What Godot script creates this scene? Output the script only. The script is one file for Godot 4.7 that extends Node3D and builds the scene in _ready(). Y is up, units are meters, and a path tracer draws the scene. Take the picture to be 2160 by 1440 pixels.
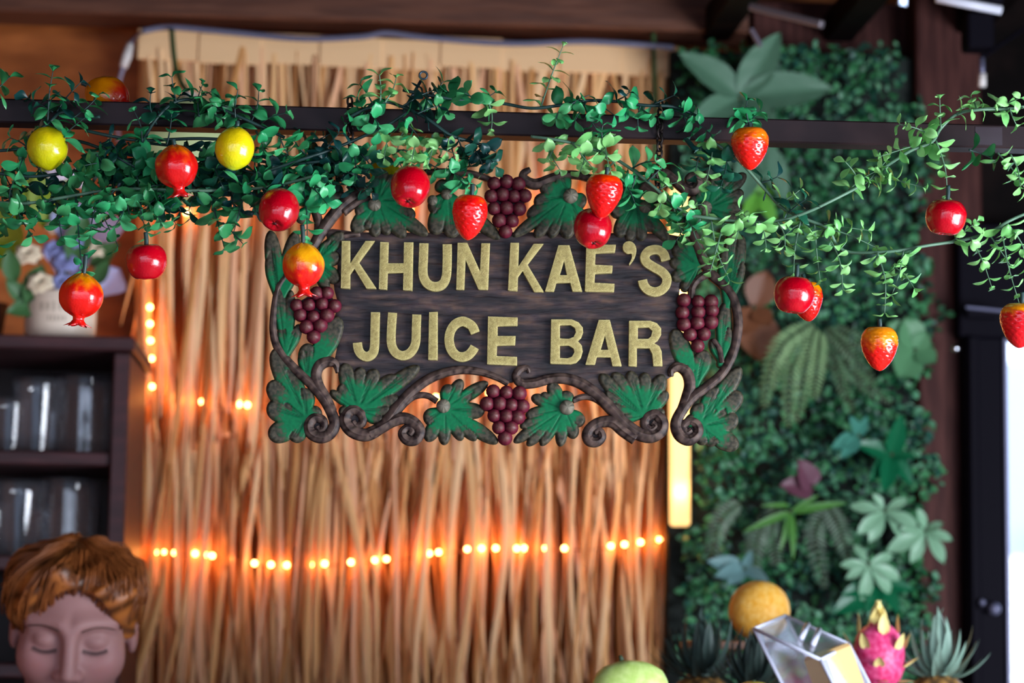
extends Node3D
# A carved juice-bar sign hanging from a steel rail that is wound with plastic boxwood garlands and toy fruit;
# behind it a straw curtain with fairy lights, a shelf, a person, a green plant wall and a counter with fruit.

const FOCAL := 5100.0                    # focal length in pixels of the 2160 x 1440 frame (85 mm on a 36 x 24 mm sensor)
const PX := 0.000451                     # metres per pixel in the sign's plane
var cam: Camera3D
var eye := Vector3(0.0, 1.55, 2.3)
var rng := RandomNumberGenerator.new()
var used_names := {}
var M := {}

func _ready():
	rng.seed = 7
	# --- camera
	cam = Camera3D.new()
	cam.name = "camera"
	add_child(cam)
	cam.position = eye
	cam.rotation_degrees = Vector3(7.3, -3.5, 0.8)
	cam.keep_aspect = Camera3D.KEEP_HEIGHT
	cam.fov = rad_to_deg(2.0 * atan(720.0 / FOCAL))
	cam.near = 0.05
	cam.far = 100.0
	var lens_attr := CameraAttributesPhysical.new()
	lens_attr.frustum_focal_length = 85.0
	lens_attr.frustum_focus_distance = 2.29
	lens_attr.exposure_aperture = 6.4
	cam.attributes = lens_attr
	cam.current = true
	# --- sky and exposure
	var env := Environment.new()
	var sky_mat := ProceduralSkyMaterial.new()
	sky_mat.sky_top_color = Color(0.62, 0.72, 0.9)
	sky_mat.sky_horizon_color = Color(0.86, 0.9, 0.98)
	sky_mat.ground_horizon_color = Color(0.72, 0.72, 0.72)
	sky_mat.ground_bottom_color = Color(0.5, 0.49, 0.47)
	sky_mat.energy_multiplier = SKY_ENERGY
	var sky := Sky.new()
	sky.sky_material = sky_mat
	env.background_mode = Environment.BG_SKY
	env.sky = sky
	env.ambient_light_source = Environment.AMBIENT_SOURCE_SKY
	env.tonemap_mode = Environment.TONE_MAPPER_LINEAR
	env.tonemap_exposure = EXPOSURE
	env.sdfgi_enabled = true
	env.ssao_enabled = true
	env.ssil_enabled = true
	var we := WorldEnvironment.new()
	we.name = "environment"
	we.environment = env
	add_child(we)
	# --- daylight through the wide opening of the right-hand wall, low and to the camera's side
	var day := AreaLight3D.new()
	day.name = "daylight_of_side_opening"
	day.area_size = Vector2(1.5, 1.1)
	day.light_color = Color(0.93, 0.96, 1.0)
	day.light_energy = DAY_ENERGY
	day.area_range = 20.0
	day.area_attenuation = 2.0
	day.shadow_enabled = true
	day.position = Vector3(2.05, 1.32, 1.2)
	add_child(day)
	day.look_at_from_position(day.position, Vector3(0.1, 1.75, -0.2))
	make_materials()
	build_room()
	build_curtain()
	build_lights()
	build_green_wall()
	build_shelf()
	build_person()
	build_counter()
	build_rail()
	build_sign()
	build_garlands()
	build_fruit()

const SKY_ENERGY := 4.5
const DAY_ENERGY := 14.0
const EXPOSURE := 1.0

# ---------------------------------------------------------------- naming and tree

func numbered(called: String) -> String:
	var n: int = used_names.get(called, 0)
	used_names[called] = n + 1
	return called if n == 0 else "%s_%03d" % [called, n]

func tag(o: Node3D, label: String, category: String, group := "", kind := ""):
	o.set_meta("label", label)
	o.set_meta("category", category)
	if group != "": o.set_meta("group", group)
	if kind != "": o.set_meta("kind", kind)

func thing(called: String, label: String, category: String, at := Vector3.ZERO, group := "") -> Node3D:
	var o := Node3D.new()
	o.name = numbered(called)
	add_child(o)
	o.position = at
	tag(o, label, category, group)
	return o

func put(called: String, mesh: Mesh, m: Material, parent: Node3D = null, xf := Transform3D()) -> MeshInstance3D:
	var o := MeshInstance3D.new()
	o.mesh = mesh
	o.material_override = m
	if parent == null:
		o.name = numbered(called)
		add_child(o)
	else:
		o.name = called
		parent.add_child(o, true)
	o.transform = xf
	return o

func struct(called: String, mesh: Mesh, m: Material, parent: Node3D = null, label := "") -> MeshInstance3D:
	var o := put(called, mesh, m, parent)
	if parent == null:
		o.set_meta("kind", "structure")
		if label != "": o.set_meta("label", label)
	return o

func multi(called: String, mesh: Mesh, m: Material, spots: Array, tints: Array, parent: Node3D = null) -> MultiMeshInstance3D:
	var mm := MultiMesh.new()
	mm.transform_format = MultiMesh.TRANSFORM_3D
	mm.use_colors = true
	mm.mesh = mesh
	mm.instance_count = spots.size()
	for i in spots.size():
		mm.set_instance_transform(i, spots[i])
		mm.set_instance_color(i, tints[i])
	var o := MultiMeshInstance3D.new()
	o.multimesh = mm
	o.material_override = m
	o.set_meta("kind", "stuff")
	if parent == null:
		o.name = numbered(called)
		add_child(o)
	else:
		o.name = called
		parent.add_child(o, true)
	return o

# ---------------------------------------------------------------- geometry helpers

func P(px: float, py: float, z := 0.0) -> Vector3:      # the point of the upright plane at z that the photograph shows there
	var d := cam.transform.basis * Vector3((px - 1080.0) / FOCAL, (720.0 - py) / FOCAL, -1.0)
	return eye + d * ((z - eye.z) / d.z)

func scale_at(z: float) -> float:                          # metres per photograph pixel at that plane
	return (eye.z - z) / FOCAL

func lin(r: float, g: float, b: float) -> Color:
	return Color(r / 255.0, g / 255.0, b / 255.0).srgb_to_linear()

func rc(r: float, g: float, b: float) -> Color:
	return Color(r / 255.0, g / 255.0, b / 255.0)

func st_new() -> SurfaceTool:
	var st := SurfaceTool.new()
	st.begin(Mesh.PRIMITIVE_TRIANGLES)
	st.set_smooth_group(0)
	return st

func done(st: SurfaceTool) -> ArrayMesh:
	st.index()
	st.generate_normals()
	return st.commit()

func tri_out(st: SurfaceTool, a: Vector3, b: Vector3, c: Vector3, inside: Vector3):
	var n := (a - c).cross(a - b)
	if n.dot((a + b + c) / 3.0 - inside) < 0.0:
		var k := b
		b = c
		c = k
	st.add_vertex(a)
	st.add_vertex(b)
	st.add_vertex(c)

func quad_out(st: SurfaceTool, a: Vector3, b: Vector3, c: Vector3, d: Vector3, inside: Vector3):
	tri_out(st, a, b, c, inside)
	tri_out(st, a, c, d, inside)

func add_box(st: SurfaceTool, at: Vector3, size: Vector3, bevel := 0.003, turn := Basis()):
	var h := size / 2.0
	var b := minf(bevel, minf(h.x, minf(h.y, h.z)) * 0.9)
	st.set_smooth_group(-1)
	for ax in 3:
		var u := (ax + 1) % 3
		var v := (ax + 2) % 3
		for s in [-1.0, 1.0]:
			var q: Array = []
			for k in [[-1, -1], [1, -1], [1, 1], [-1, 1]]:
				var p := Vector3.ZERO
				p[ax] = s * h[ax]
				p[u] = k[0] * (h[u] - b)
				p[v] = k[1] * (h[v] - b)
				q.append(at + turn * p)
			quad_out(st, q[0], q[1], q[2], q[3], at)
			for t in [-1.0, 1.0]:                       # edge between face (ax, s) and face (u, t)
				var e: Array = []
				for k in [-1.0, 1.0]:
					var p := Vector3.ZERO
					p[ax] = s * h[ax]
					p[u] = t * (h[u] - b)
					p[v] = k * (h[v] - b)
					e.append(at + turn * p)
					p[ax] = s * (h[ax] - b)
					p[u] = t * h[u]
					e.append(at + turn * p)
				quad_out(st, e[0], e[1], e[3], e[2], at)
	for sx in [-1.0, 1.0]:
		for sy in [-1.0, 1.0]:
			for sz in [-1.0, 1.0]:
				var p := Vector3(sx * h.x, sy * h.y, sz * h.z)
				var d := Vector3(sx, sy, sz) * b
				tri_out(st, at + turn * (p - Vector3(0, d.y, d.z)), at + turn * (p - Vector3(d.x, 0, d.z)), at + turn * (p - Vector3(d.x, d.y, 0)), at)
	st.set_smooth_group(0)

func box(at: Vector3, size: Vector3, bevel := 0.003, turn := Basis()) -> ArrayMesh:
	var st := st_new()
	add_box(st, at, size, bevel, turn)
	return done(st)

func bar(a: Vector3, b: Vector3, w: float, d: float, bevel := 0.002) -> ArrayMesh:   # a squared bar from a to b
	var x := (b - a).normalized()
	var up := Vector3.UP if absf(x.y) < 0.9 else Vector3.BACK
	var z := x.cross(up).normalized()
	return box((a + b) / 2.0, Vector3(a.distance_to(b), w, d), bevel, Basis(x, z.cross(x), z))

func rows_mesh(st: SurfaceTool, rows: Array, closed: bool, flip := false, cols: Array = []):
	for i in rows.size() - 1:
		var r0: PackedVector3Array = rows[i]
		var r1: PackedVector3Array = rows[i + 1]
		var n := r0.size()
		for j in (n if closed else n - 1):
			var k := (j + 1) % n
			var order := [[0, j], [1, j], [1, k], [0, j], [1, k], [0, k]]
			if flip: order = [[0, j], [1, k], [1, j], [0, j], [0, k], [1, k]]
			for o in order:
				if cols.size(): st.set_color(cols[i + o[0]][o[1]])
				st.add_vertex(r0[o[1]] if o[0] == 0 else r1[o[1]])

func add_tube(st: SurfaceTool, path: PackedVector3Array, radii: Array, sides := 8, cap := true):
	var rows: Array = []
	var t := (path[1] - path[0]).normalized()
	var n := t.cross(Vector3.UP if absf(t.y) < 0.9 else Vector3.RIGHT).normalized()
	for i in path.size():
		var t2 := (path[mini(i + 1, path.size() - 1)] - path[maxi(i - 1, 0)]).normalized()
		n = (n - t2 * n.dot(t2)).normalized()
		var b := t2.cross(n)
		var r: float = radii[i] if radii.size() > 1 else radii[0]
		var row := PackedVector3Array()
		for k in sides:
			var a := TAU * k / sides
			row.append(path[i] + (n * cos(a) + b * sin(a)) * r)
		rows.append(row)
	if cap:
		var first := PackedVector3Array()
		var last := PackedVector3Array()
		for k in sides:
			first.append(path[0])
			last.append(path[path.size() - 1])
		rows.push_front(first)
		rows.append(last)
	rows_mesh(st, rows, true, false)

func tube(path: PackedVector3Array, radii: Array, sides := 8) -> ArrayMesh:
	var st := st_new()
	add_tube(st, path, radii, sides)
	return done(st)

func lathe_rows(profile: Array, sides: int) -> Array:      # profile: [radius, height] from bottom to top
	var rows: Array = []
	for p in profile:
		var row := PackedVector3Array()
		for k in sides:
			var a := TAU * k / sides
			row.append(Vector3(cos(a) * p[0], p[1], sin(a) * p[0]))
		rows.append(row)
	return rows

func lathe(profile: Array, sides := 24) -> ArrayMesh:
	var st := st_new()
	rows_mesh(st, lathe_rows(profile, sides), true, true)
	return done(st)

func smooth(points: Array, per := 6, closed := false) -> PackedVector2Array:     # Catmull-Rom through 2D points
	var out := PackedVector2Array()
	var n := points.size()
	for i in (n if closed else n - 1):
		var p0: Vector2 = points[(i - 1 + n) % n] if closed else points[maxi(i - 1, 0)]
		var p1: Vector2 = points[i]
		var p2: Vector2 = points[(i + 1) % n]
		var p3: Vector2 = points[(i + 2) % n] if closed else points[mini(i + 2, n - 1)]
		for k in per:
			out.append(p1.cubic_interpolate(p2, p0, p3, float(k) / per))
	if not closed: out.append(points[n - 1])
	return out

func smooth3(points: Array, per := 6) -> PackedVector3Array:
	var out := PackedVector3Array()
	var n := points.size()
	for i in n - 1:
		var p0: Vector3 = points[maxi(i - 1, 0)]
		var p3: Vector3 = points[mini(i + 2, n - 1)]
		for k in per:
			out.append((points[i] as Vector3).cubic_interpolate(points[i + 1], p0, p3, float(k) / per))
	out.append(points[n - 1])
	return out

func v2s(a: Array) -> Array:                               # flat list x, y, x, y ... to points
	var out: Array = []
	for i in range(0, a.size() - 1, 2): out.append(Vector2(a[i], a[i + 1]))
	return out

# ---------------------------------------------------------------- materials

func mat(c: Color, rough := 0.6, metal := 0.0) -> StandardMaterial3D:
	var m := StandardMaterial3D.new()
	m.albedo_color = c
	m.metallic_specular = 0.4
	m.roughness = rough
	m.metallic = metal
	return m

func noise_tex(seed_: int, freq: float, a: Color, b: Color, octaves := 4, size := 512) -> NoiseTexture2D:
	var n := FastNoiseLite.new()
	n.seed = seed_
	n.frequency = freq
	n.noise_type = FastNoiseLite.TYPE_SIMPLEX_SMOOTH
	n.fractal_octaves = octaves
	var t := NoiseTexture2D.new()
	t.width = size
	t.height = size
	t.seamless = true
	t.noise = n
	var g := Gradient.new()
	g.set_color(0, a)
	g.set_color(1, b)
	g.set_offset(0, 0.25)
	g.set_offset(1, 0.75)
	t.color_ramp = g
	return t

func grained(a: Color, b: Color, rough: float, scale3: Vector3, seed_ := 1, freq := 0.02, bump := 0.0) -> StandardMaterial3D:
	var m := mat(Color.WHITE, rough)
	m.albedo_texture = noise_tex(seed_, freq, a, b)
	m.uv1_triplanar = true
	m.uv1_scale = scale3
	if bump > 0.0:
		m.heightmap_enabled = true
		m.heightmap_scale = bump
		m.heightmap_texture = noise_tex(seed_ + 50, freq * 1.5, Color.BLACK, Color.WHITE)
	return m

func vcol(rough := 0.6, metal := 0.0) -> StandardMaterial3D:
	var m := mat(Color.WHITE, rough, metal)
	m.vertex_color_use_as_albedo = true
	return m

func leafy(c: Color, rough := 0.4, through := 0.35) -> StandardMaterial3D:
	var m := mat(c, rough)
	m.cull_mode = BaseMaterial3D.CULL_DISABLED
	m.backlight_enabled = true
	m.backlight = Color(c.r * through * 2.0, c.g * through * 2.0, c.b * through * 2.0)
	return m

func glowing(c: Color, energy: float) -> StandardMaterial3D:
	var m := mat(c, 0.5)
	m.emission_enabled = true
	m.emission = c
	m.emission_energy_multiplier = energy
	return m

func make_materials():
	M.wall = grained(rc(150, 82, 34), rc(184, 106, 50), 0.5, Vector3(0.8, 2.4, 0.8), 3, 0.012, 0.03)
	M.beam = grained(rc(80, 48, 36), rc(100, 62, 46), 0.5, Vector3(1.0, 8.0, 8.0), 4, 0.012, 0.03)
	M.ceiling = grained(rc(12, 9, 9), rc(22, 15, 14), 0.6, Vector3(1.0, 1.0, 5.0), 5, 0.02)
	M.floor = grained(rc(110, 100, 92), rc(140, 130, 120), 0.6, Vector3(2, 2, 2), 6, 0.02)
	M.post = grained(rc(60, 34, 32), rc(78, 46, 42), 0.6, Vector3(8, 1, 8), 7, 0.012)
	M.frame = mat(rc(17, 15, 22), 0.6)
	M.frame.metallic_specular = 0.12
	M.ceiling.metallic_specular = 0.12
	M.post.metallic_specular = 0.2
	M.alu = mat(rc(104, 104, 128), 0.4, 0.4)
	M.pale_wall = mat(rc(190, 192, 196), 0.7)
	M.glass = mat(Color(0.95, 0.97, 1.0, 0.06), 0.03)
	M.glass.transparency = BaseMaterial3D.TRANSPARENCY_ALPHA
	M.shelf = grained(rc(52, 28, 30), rc(70, 38, 40), 0.45, Vector3(1.5, 8, 8), 8, 0.012)
	M.steel = grained(rc(36, 25, 27), rc(50, 35, 36), 0.45, Vector3(2, 2, 2), 9, 0.01)
	M.steel.metallic_specular = 0.3
	M.chain = mat(rc(60, 50, 48), 0.45, 0.7)
	M.cord = mat(rc(96, 96, 118), 0.5)
	M.white = mat(rc(225, 218, 214), 0.5)
	M.green_cord = mat(rc(60, 92, 52), 0.6)

func build_room():
	var zb := -2.02
	# the back wall of two wide boards, each a piece of its own; a doorway is left on the right
	var wall := struct("wall_back", box(Vector3(-0.695, 1.5, zb - 0.06), Vector3(3.35, 3.2, 0.06), 0.002), M.wall, null, "warm brown panelled wall behind the straw curtain")
	for i in 2:
		put("wall_panel", box(Vector3(-0.695, 0.8 + i * 1.5, zb - 0.022), Vector3(3.35, 1.494, 0.03), 0.004), M.wall, wall)
	struct("wall_left", box(Vector3(-2.35, 1.5, 0.7), Vector3(0.1, 3.2, 5.6), 0.004), M.wall)
	struct("floor", box(Vector3(0, -0.05, 0.7), Vector3(4.9, 0.1, 5.8), 0.004), M.floor)
	struct("ceiling", box(Vector3(0, 3.13, 0.7), Vector3(4.9, 0.1, 5.8), 0.004), M.ceiling)
	# right-hand wall with the wide opening that lets the daylight in: pieces under, over and beside it
	var wr := struct("wall_right", box(Vector3(2.25, 0.15, 0.7), Vector3(0.1, 0.3, 5.6), 0.004), M.post)
	put("wall_panel", box(Vector3(2.25, 2.5, 0.7), Vector3(0.1, 1.2, 5.6), 0.004), M.post, wr)
	put("wall_panel", box(Vector3(2.25, 1.1, -1.2), Vector3(0.1, 1.6, 1.8), 0.004), M.post, wr)
	put("wall_panel", box(Vector3(2.25, 1.1, 3.1), Vector3(0.1, 1.6, 0.8), 0.004), M.post, wr)
	# front: a low counter wall and a fascia, open between them to the street
	var wf := struct("wall_front", box(Vector3(0, 0.15, 3.5), Vector3(4.8, 0.3, 0.1), 0.004), M.post)
	put("wall_panel", box(Vector3(0, 2.9, 3.5), Vector3(4.8, 0.5, 0.1), 0.004), M.post, wf)
	# the deep beam across the top
	var a := P(-260, -40, -1.86)
	var b := P(1578, 30, -1.86)
	var beam := struct("trim_1", box(Vector3((a.x + b.x) / 2, P(500, 40, -1.86).y + 0.12, -1.9), Vector3(b.x - a.x, 0.24, 0.1), 0.004), M.beam, null, "dark brown beam across the top of the back wall")
	beam.set_meta("label", "dark brown beam across the top of the back wall")
	struct("trim_2", box(Vector3(P(700, 45, -1.99).x - 0.05, P(700, 62, -1.97).y + 0.05, -2.0), Vector3(2.2, 0.06, 0.05), 0.003), M.beam)
	# right part: rafters and dark gable boards under the roof
	var x0 := P(1585, 60, -1.95).x
	var gab := struct("trim_3", box(Vector3(x0 + 0.55, P(1700, 80, -1.95).y + 0.01, -1.95), Vector3(1.1, 0.1, 0.05), 0.003), M.post)
	gab.set_meta("label", "dark reddish board over the plant wall")
	for i in 3:
		var p := P(1600 + i * 260, -10, -1.2)
		struct("trim_%d" % (4 + i), bar(p + Vector3(0, 0.02, 0.6), P(1500 + i * 260, 70, -1.98), 0.05, 0.05), M.ceiling)
	# wall behind the plants and the wooden post beside the glazed door
	var lx := P(1440, 700, -1.9).x
	var rx := P(1975, 700, -1.9).x
	var backing := struct("wall_panel_right", box(Vector3((lx + rx) / 2, 1.3, -1.88), Vector3(rx - lx + 0.06, 2.62, 0.04), 0.003), mat(rc(22, 30, 26), 0.8))
	backing.name = "wall_right_2"
	var q0 := P(1955, 900, -1.86).x
	var q1 := P(2050, 900, -1.84).x
	struct("trim_7", box(Vector3((q0 + q1) / 2, 1.5, -1.87), Vector3(q1 - q0 + 0.04, 3.0, 0.08), 0.004), M.post, null, "reddish brown wooden post beside the plant wall")
	# glazed door in the back wall: dark frame, aluminium edge, pane, hinge block and bolt
	var d0 := P(2034, 1000, -1.8).x
	var d1 := P(2114, 1000, -1.8).x
	var d2 := P(2122, 1000, -1.8).x
	var door := struct("door_1", box(Vector3((d0 + d1) / 2, 1.05, -1.82), Vector3(d1 - d0, 2.1, 0.06), 0.004), M.frame, null, "dark framed glass door with bright daylight behind it")
	put("door_frame", box(Vector3((d0 + d1) / 2 - 0.02, 1.05, -1.785), Vector3(0.018, 2.1, 0.02), 0.003), M.frame, door)
	put("edge_strip", box(Vector3((d1 + d2) / 2 + 0.001, 1.05, -1.81), Vector3(d2 - d1, 2.1, 0.05), 0.002), M.alu, door)
	put("door_frame", box(Vector3(1.7, 2.2, -1.82), Vector3(1.35, 0.2, 0.06), 0.004), M.frame, door)
	put("door_frame", box(Vector3(2.16, 1.05, -1.82), Vector3(0.09, 2.1, 0.06), 0.004), M.frame, door)
	put("door_frame", box(Vector3(1.7, 0.06, -1.82), Vector3(1.0, 0.12, 0.06), 0.004), M.frame, door)
	var pane := box(Vector3((d2 + 2.12) / 2, 1.1, -1.82), Vector3(2.12 - d2, 2.0, 0.006), 0.001)
	put("pane", pane, M.glass, door)
	var hp := P(2078, 1276, -1.775)
	var hg := put("hinge", box(hp, Vector3(0.03, 0.016, 0.014), 0.003), M.frame, door)
	for q in [[2072, 1270, 0.006], [2098, 1284, 0.011]]:
		var bp := P(q[0], q[1], -1.765)
		var sp := SphereMesh.new()
		sp.radius = q[2]
		sp.height = q[2] * 2.0
		sp.radial_segments = 16
		sp.rings = 8
		put("bolt", sp, M.alu, hg, Transform3D(Basis(), bp))
	struct("wall_back_2", box(Vector3(1.7, 2.75, -1.9), Vector3(1.4, 0.9, 0.06), 0.003), M.ceiling)
	# bracket over the door and a small polished knob on the frame
	var br := thing("door_closer", "small metal door closer above the glass door frame", "door closer", P(2070, 660, -1.75))
	put("body", box(Vector3.ZERO, Vector3(0.055, 0.018, 0.02), 0.003), M.frame, br)
	put("arm", bar(Vector3(-0.03, 0.008, 0.01), Vector3(0.05, 0.0, 0.02), 0.006, 0.004), M.alu, br)
	var knob := SphereMesh.new()
	knob.radius = 0.008
	knob.height = 0.014
	var kb := put("door_bell_button", knob, mat(rc(235, 240, 250), 0.08, 1.0), null, Transform3D(Basis(), P(2016, 735, -1.765)))
	tag(kb, "small polished round knob on the dark post by the glass door", "knob")
	# ceiling fittings at the upper right
	var lt := thing("tube_lamp", "slim pale tube lamp under the dark roof at the upper right", "lamp", P(2040, 14, -1.3))
	var ta := P(1975, -4, -1.3) - lt.position
	var tb := P(2112, 22, -1.3) - lt.position
	put("tube", tube(PackedVector3Array([ta, tb]), [0.007], 12), mat(rc(215, 215, 228), 0.3), lt)
	put("housing", bar(ta + Vector3(0, 0.014, 0), tb + Vector3(0, 0.014, 0), 0.012, 0.03), M.frame, lt)
	var bt := thing("metal_batten", "thin grey metal batten under the dark roof above the large leaves", "batten", P(1650, 36, -1.5))
	put("rail", bar(P(1583, 14, -1.5) - bt.position, P(1735, 52, -1.4) - bt.position, 0.012, 0.012), mat(rc(120, 112, 118), 0.4, 0.4), bt)
	put("bracket", bar(P(1583, 60, -1.5) - bt.position, P(1605, 98, -1.5) - bt.position, 0.007, 0.01), mat(rc(110, 104, 118), 0.4, 0.4), bt)
	var hk := thing("hanging_latch", "small white hanging latch in the dark corner at the upper right", "latch", P(2071, 150, -1.5))
	put("rod", tube(PackedVector3Array([P(2071, 122, -1.5) - hk.position, P(2072, 160, -1.5) - hk.position]), [0.0045], 10), M.alu, hk)
	put("grip", tube(PackedVector3Array([P(2072, 156, -1.5) - hk.position, P(2072, 183, -1.5) - hk.position]), [0.0062], 12), M.white, hk)
	put("hanger", bar(P(2071, 122, -1.5) - hk.position, P(2160, 60, -1.6) - hk.position, 0.006, 0.006), M.frame, hk)
	put("block", box(P(2062, 70, -1.55) - hk.position, Vector3(0.045, 0.06, 0.05), 0.004), M.frame, hk)
	# outside, behind the glass door: ground and a pale house front with a blue awning
	struct("ground", box(Vector3(0, -0.32, 0), Vector3(90, 0.4, 90), 0.01), mat(rc(176, 172, 166), 0.8))
	var hs := thing("pale_building", "pale house front with a blue awning outside the glass door", "building", Vector3(6.2, -0.12, -11.0))
	put("facade", box(Vector3(0, 1.6, 0), Vector3(6, 3.2, 2), 0.02), mat(rc(228, 228, 232), 0.7), hs)
	put("awning", box(Vector3(0, 2.25, 1.2), Vector3(5.4, 0.16, 0.9), 0.02, Basis(Vector3.RIGHT, 0.25)), mat(rc(120, 132, 214), 0.6), hs)
	put("hedge", box(Vector3(0, 0.45, 1.3), Vector3(5.6, 0.9, 0.4), 0.15), mat(rc(150, 190, 120), 0.8), hs)

# ---------------------------------------------------------------- straw curtain and fairy lights

func strand_mesh(seed_: int, bow: float, curl: float) -> ArrayMesh:
	# a split straw ribbon of length 1 hanging from the origin, about 1 wide, folded lengthwise; scaled on use
	var r := RandomNumberGenerator.new()
	r.seed = seed_
	var ph := r.randf() * TAU
	var st := st_new()
	var rows: Array = []
	var n := 11
	for i in n + 1:
		var t := float(i) / n
		var cx := bow * sin(t * PI * 0.9) + 0.5 * curl * sin(t * 7.0 + ph) * t
		var cz := 0.7 * sin(t * 5.0 + ph) * t
		var w := 0.5 * (0.85 + 0.15 * sin(t * 9.0 + ph * 2.0)) * (1.0 if t < 0.86 else lerpf(1.0, 0.12, (t - 0.86) / 0.14))
		var tw := 0.9 * sin(t * 3.0 + ph) * curl
		var row := PackedVector3Array()
		for k in 4:
			var u := (k / 3.0 - 0.5) * 2.0
			var p := Vector3(u * w, 0, 0.28 * (1.0 - u * u))
			p = p.rotated(Vector3.UP, tw)
			row.append(Vector3(cx + p.x, -t, cz + p.z))
		rows.append(row)
	rows_mesh(st, rows, false, true)
	return done(st)

func straw_mats() -> Array:
	var out: Array = []
	for c in [[236, 184, 126], [226, 170, 108], [242, 198, 148], [204, 144, 84], [234, 178, 136], [140, 84, 38]]:
		var m := mat(rc(c[0], c[1], c[2]), 0.55)
		m.cull_mode = BaseMaterial3D.CULL_DISABLED
		m.backlight_enabled = true
		m.backlight = Color(0.5, 0.36, 0.2)
		out.append(m)
	return out

func build_curtain():
	var mats := straw_mats()
	M.straw = mats
	var shapes: Array = []
	for i in 12: shapes.append(strand_mesh(100 + i, (i % 5 - 2) * 0.9, 0.5 + 0.25 * (i % 4)))
	var layers := [
		{"z": -1.925, "y0": 850.0, "n": 300, "len": 0.53, "jit": 0.13, "label": "lower tier of the straw curtain with lights shining between its strands", "w": 0.0125},
		{"z": -1.905, "y0": 96.0, "n": 300, "len": 0.74, "jit": 0.16, "label": "upper tier of the straw curtain with a woven band along its top", "w": 0.0125}]
	for k in 2:
		var L: Dictionary = layers[k]
		var z: float = L.z
		var x0 := P(278 if k == 1 else 258, 600, z).x
		var x1 := P(1428 if k == 1 else 1456, 600, z).x
		var c := thing("straw_curtain", L.label, "curtain", Vector3.ZERO, "straw curtain tiers")
		var ya := P(290, 70 if k == 1 else 850, z).y
		var yb := P(1430, 104 if k == 1 else 850, z).y
		# the heading: a stitched band in short pieces, slightly uneven
		if k == 1:
			var pieces := 9
			for i in pieces:
				var t0 := float(i) / pieces
				var t1 := float(i + 1) / pieces
				var xa := lerpf(x0, x1, t0)
				var xb := lerpf(x0, x1, t1)
				var yy := lerpf(ya, yb, (t0 + t1) / 2) + rng.randf_range(-0.004, 0.004)
				put("heading", box(Vector3((xa + xb) / 2, yy - 0.027, z + 0.022 + 0.004 * (i % 2)), Vector3(xb - xa + 0.004, 0.055, 0.006), 0.002, Basis(Vector3.BACK, -0.012)), mats[2], c)
			for q in [[1378, 0.004]]:
				var px: float = q[0]
				put("green_tie", tube(smooth3([P(px, 70, z + 0.035), P(px + 2, 140, z + 0.036), P(px + 5, 230, z + 0.035), P(px + 2, 330, z + 0.03)]), [q[1]], 8), M.green_cord, c)
		else:
			put("heading", box(Vector3((x0 + x1) / 2, ya - 0.02, z - 0.03), Vector3(x1 - x0, 0.05, 0.008), 0.002), mats[3], c)
		for i in L.n:
			var t: float = (i + 0.5 + rng.randf_range(-0.8, 0.8)) / L.n
			t = clampf(t, 0.0, 1.0)
			var depth := rng.randf_range(-0.028, 0.03)
			var top := Vector3(lerpf(x0, x1, t), lerpf(ya, yb, t) - 0.045 + (rng.randf_range(-0.005, 0.02) if k == 1 else rng.randf_range(-0.045, 0.045)), z + depth)
			var ln: float = L.len * (1.0 + rng.randf_range(-L.jit, L.jit * 0.4))
			if k == 1 and rng.randf() < 0.3: ln *= rng.randf_range(0.55, 0.95)
			var w: float = L.w * rng.randf_range(0.45, 1.3)
			var lean := rng.randf_range(-0.05, 0.05) + (rng.randf_range(-0.16, 0.16) if rng.randf() < 0.35 else 0.0)
			if t < 0.06: lean = absf(lean) * 0.6
			if t > 0.94: lean = -absf(lean) * 0.6
			var b := Basis(Vector3.BACK, lean) * Basis(Vector3.RIGHT, -0.09 if k == 0 else 0.0) * Basis(Vector3.UP, rng.randf_range(-0.6, 0.6)) * Basis.from_scale(Vector3(w, ln, w))
			put("strand", shapes[rng.randi() % 12], mats[[0, 0, 1, 2, 2, 2, 3, 1, 4, 4, 5][rng.randi() % 11]], c, Transform3D(b, top))
		# the mass of strands behind those one can tell apart
		var spots: Array = []
		var tints: Array = []
		for i in 170:
			var t := rng.randf()
			var w := 0.0115 * rng.randf_range(0.5, 1.2)
			var b := Basis(Vector3.BACK, rng.randf_range(-0.07, 0.07)) * Basis.from_scale(Vector3(w, L.len * rng.randf_range(0.85, 1.0), w))
			spots.append(Transform3D(b, Vector3(lerpf(x0 + 0.01, x1 - 0.01, t), lerpf(ya, yb, t) - 0.04, z - 0.022 - rng.randf() * 0.02)))
			tints.append(Color.WHITE)
		multi("strand_mass", shapes[3], mats[5], spots, tints, c)
	# grey cable over the top of the curtain and a white plug on its left
	var cab := put("cable", tube(smooth3([P(300, 66, -1.8), P(360, 58, -1.81), P(480, 68, -1.81), P(640, 82, -1.81), P(760, 78, -1.81), P(815, 70, -1.81), P(900, 80, -1.81), P(1080, 92, -1.81), P(1240, 88, -1.81), P(1420, 100, -1.82)]), [0.0052], 10), M.cord)
	tag(cab, "grey blue cable lying along the top of the straw curtain", "cable")
	var pl := thing("white_plug", "white inline plug hanging at the top left corner of the straw curtain", "plug", P(266, 120, -1.86))
	put("body", tube(PackedVector3Array([P(275, 92, -1.86) - pl.position, P(268, 118, -1.86) - pl.position, P(260, 142, -1.86) - pl.position]), [0.006, 0.0085, 0.007], 12), M.white, pl)
	put("lead", tube(smooth3([P(260, 142, -1.86) - pl.position, P(252, 170, -1.86) - pl.position, P(246, 215, -1.87) - pl.position, P(250, 300, -1.9) - pl.position]), [0.004], 8), mat(rc(150, 140, 160), 0.5), pl)
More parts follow.
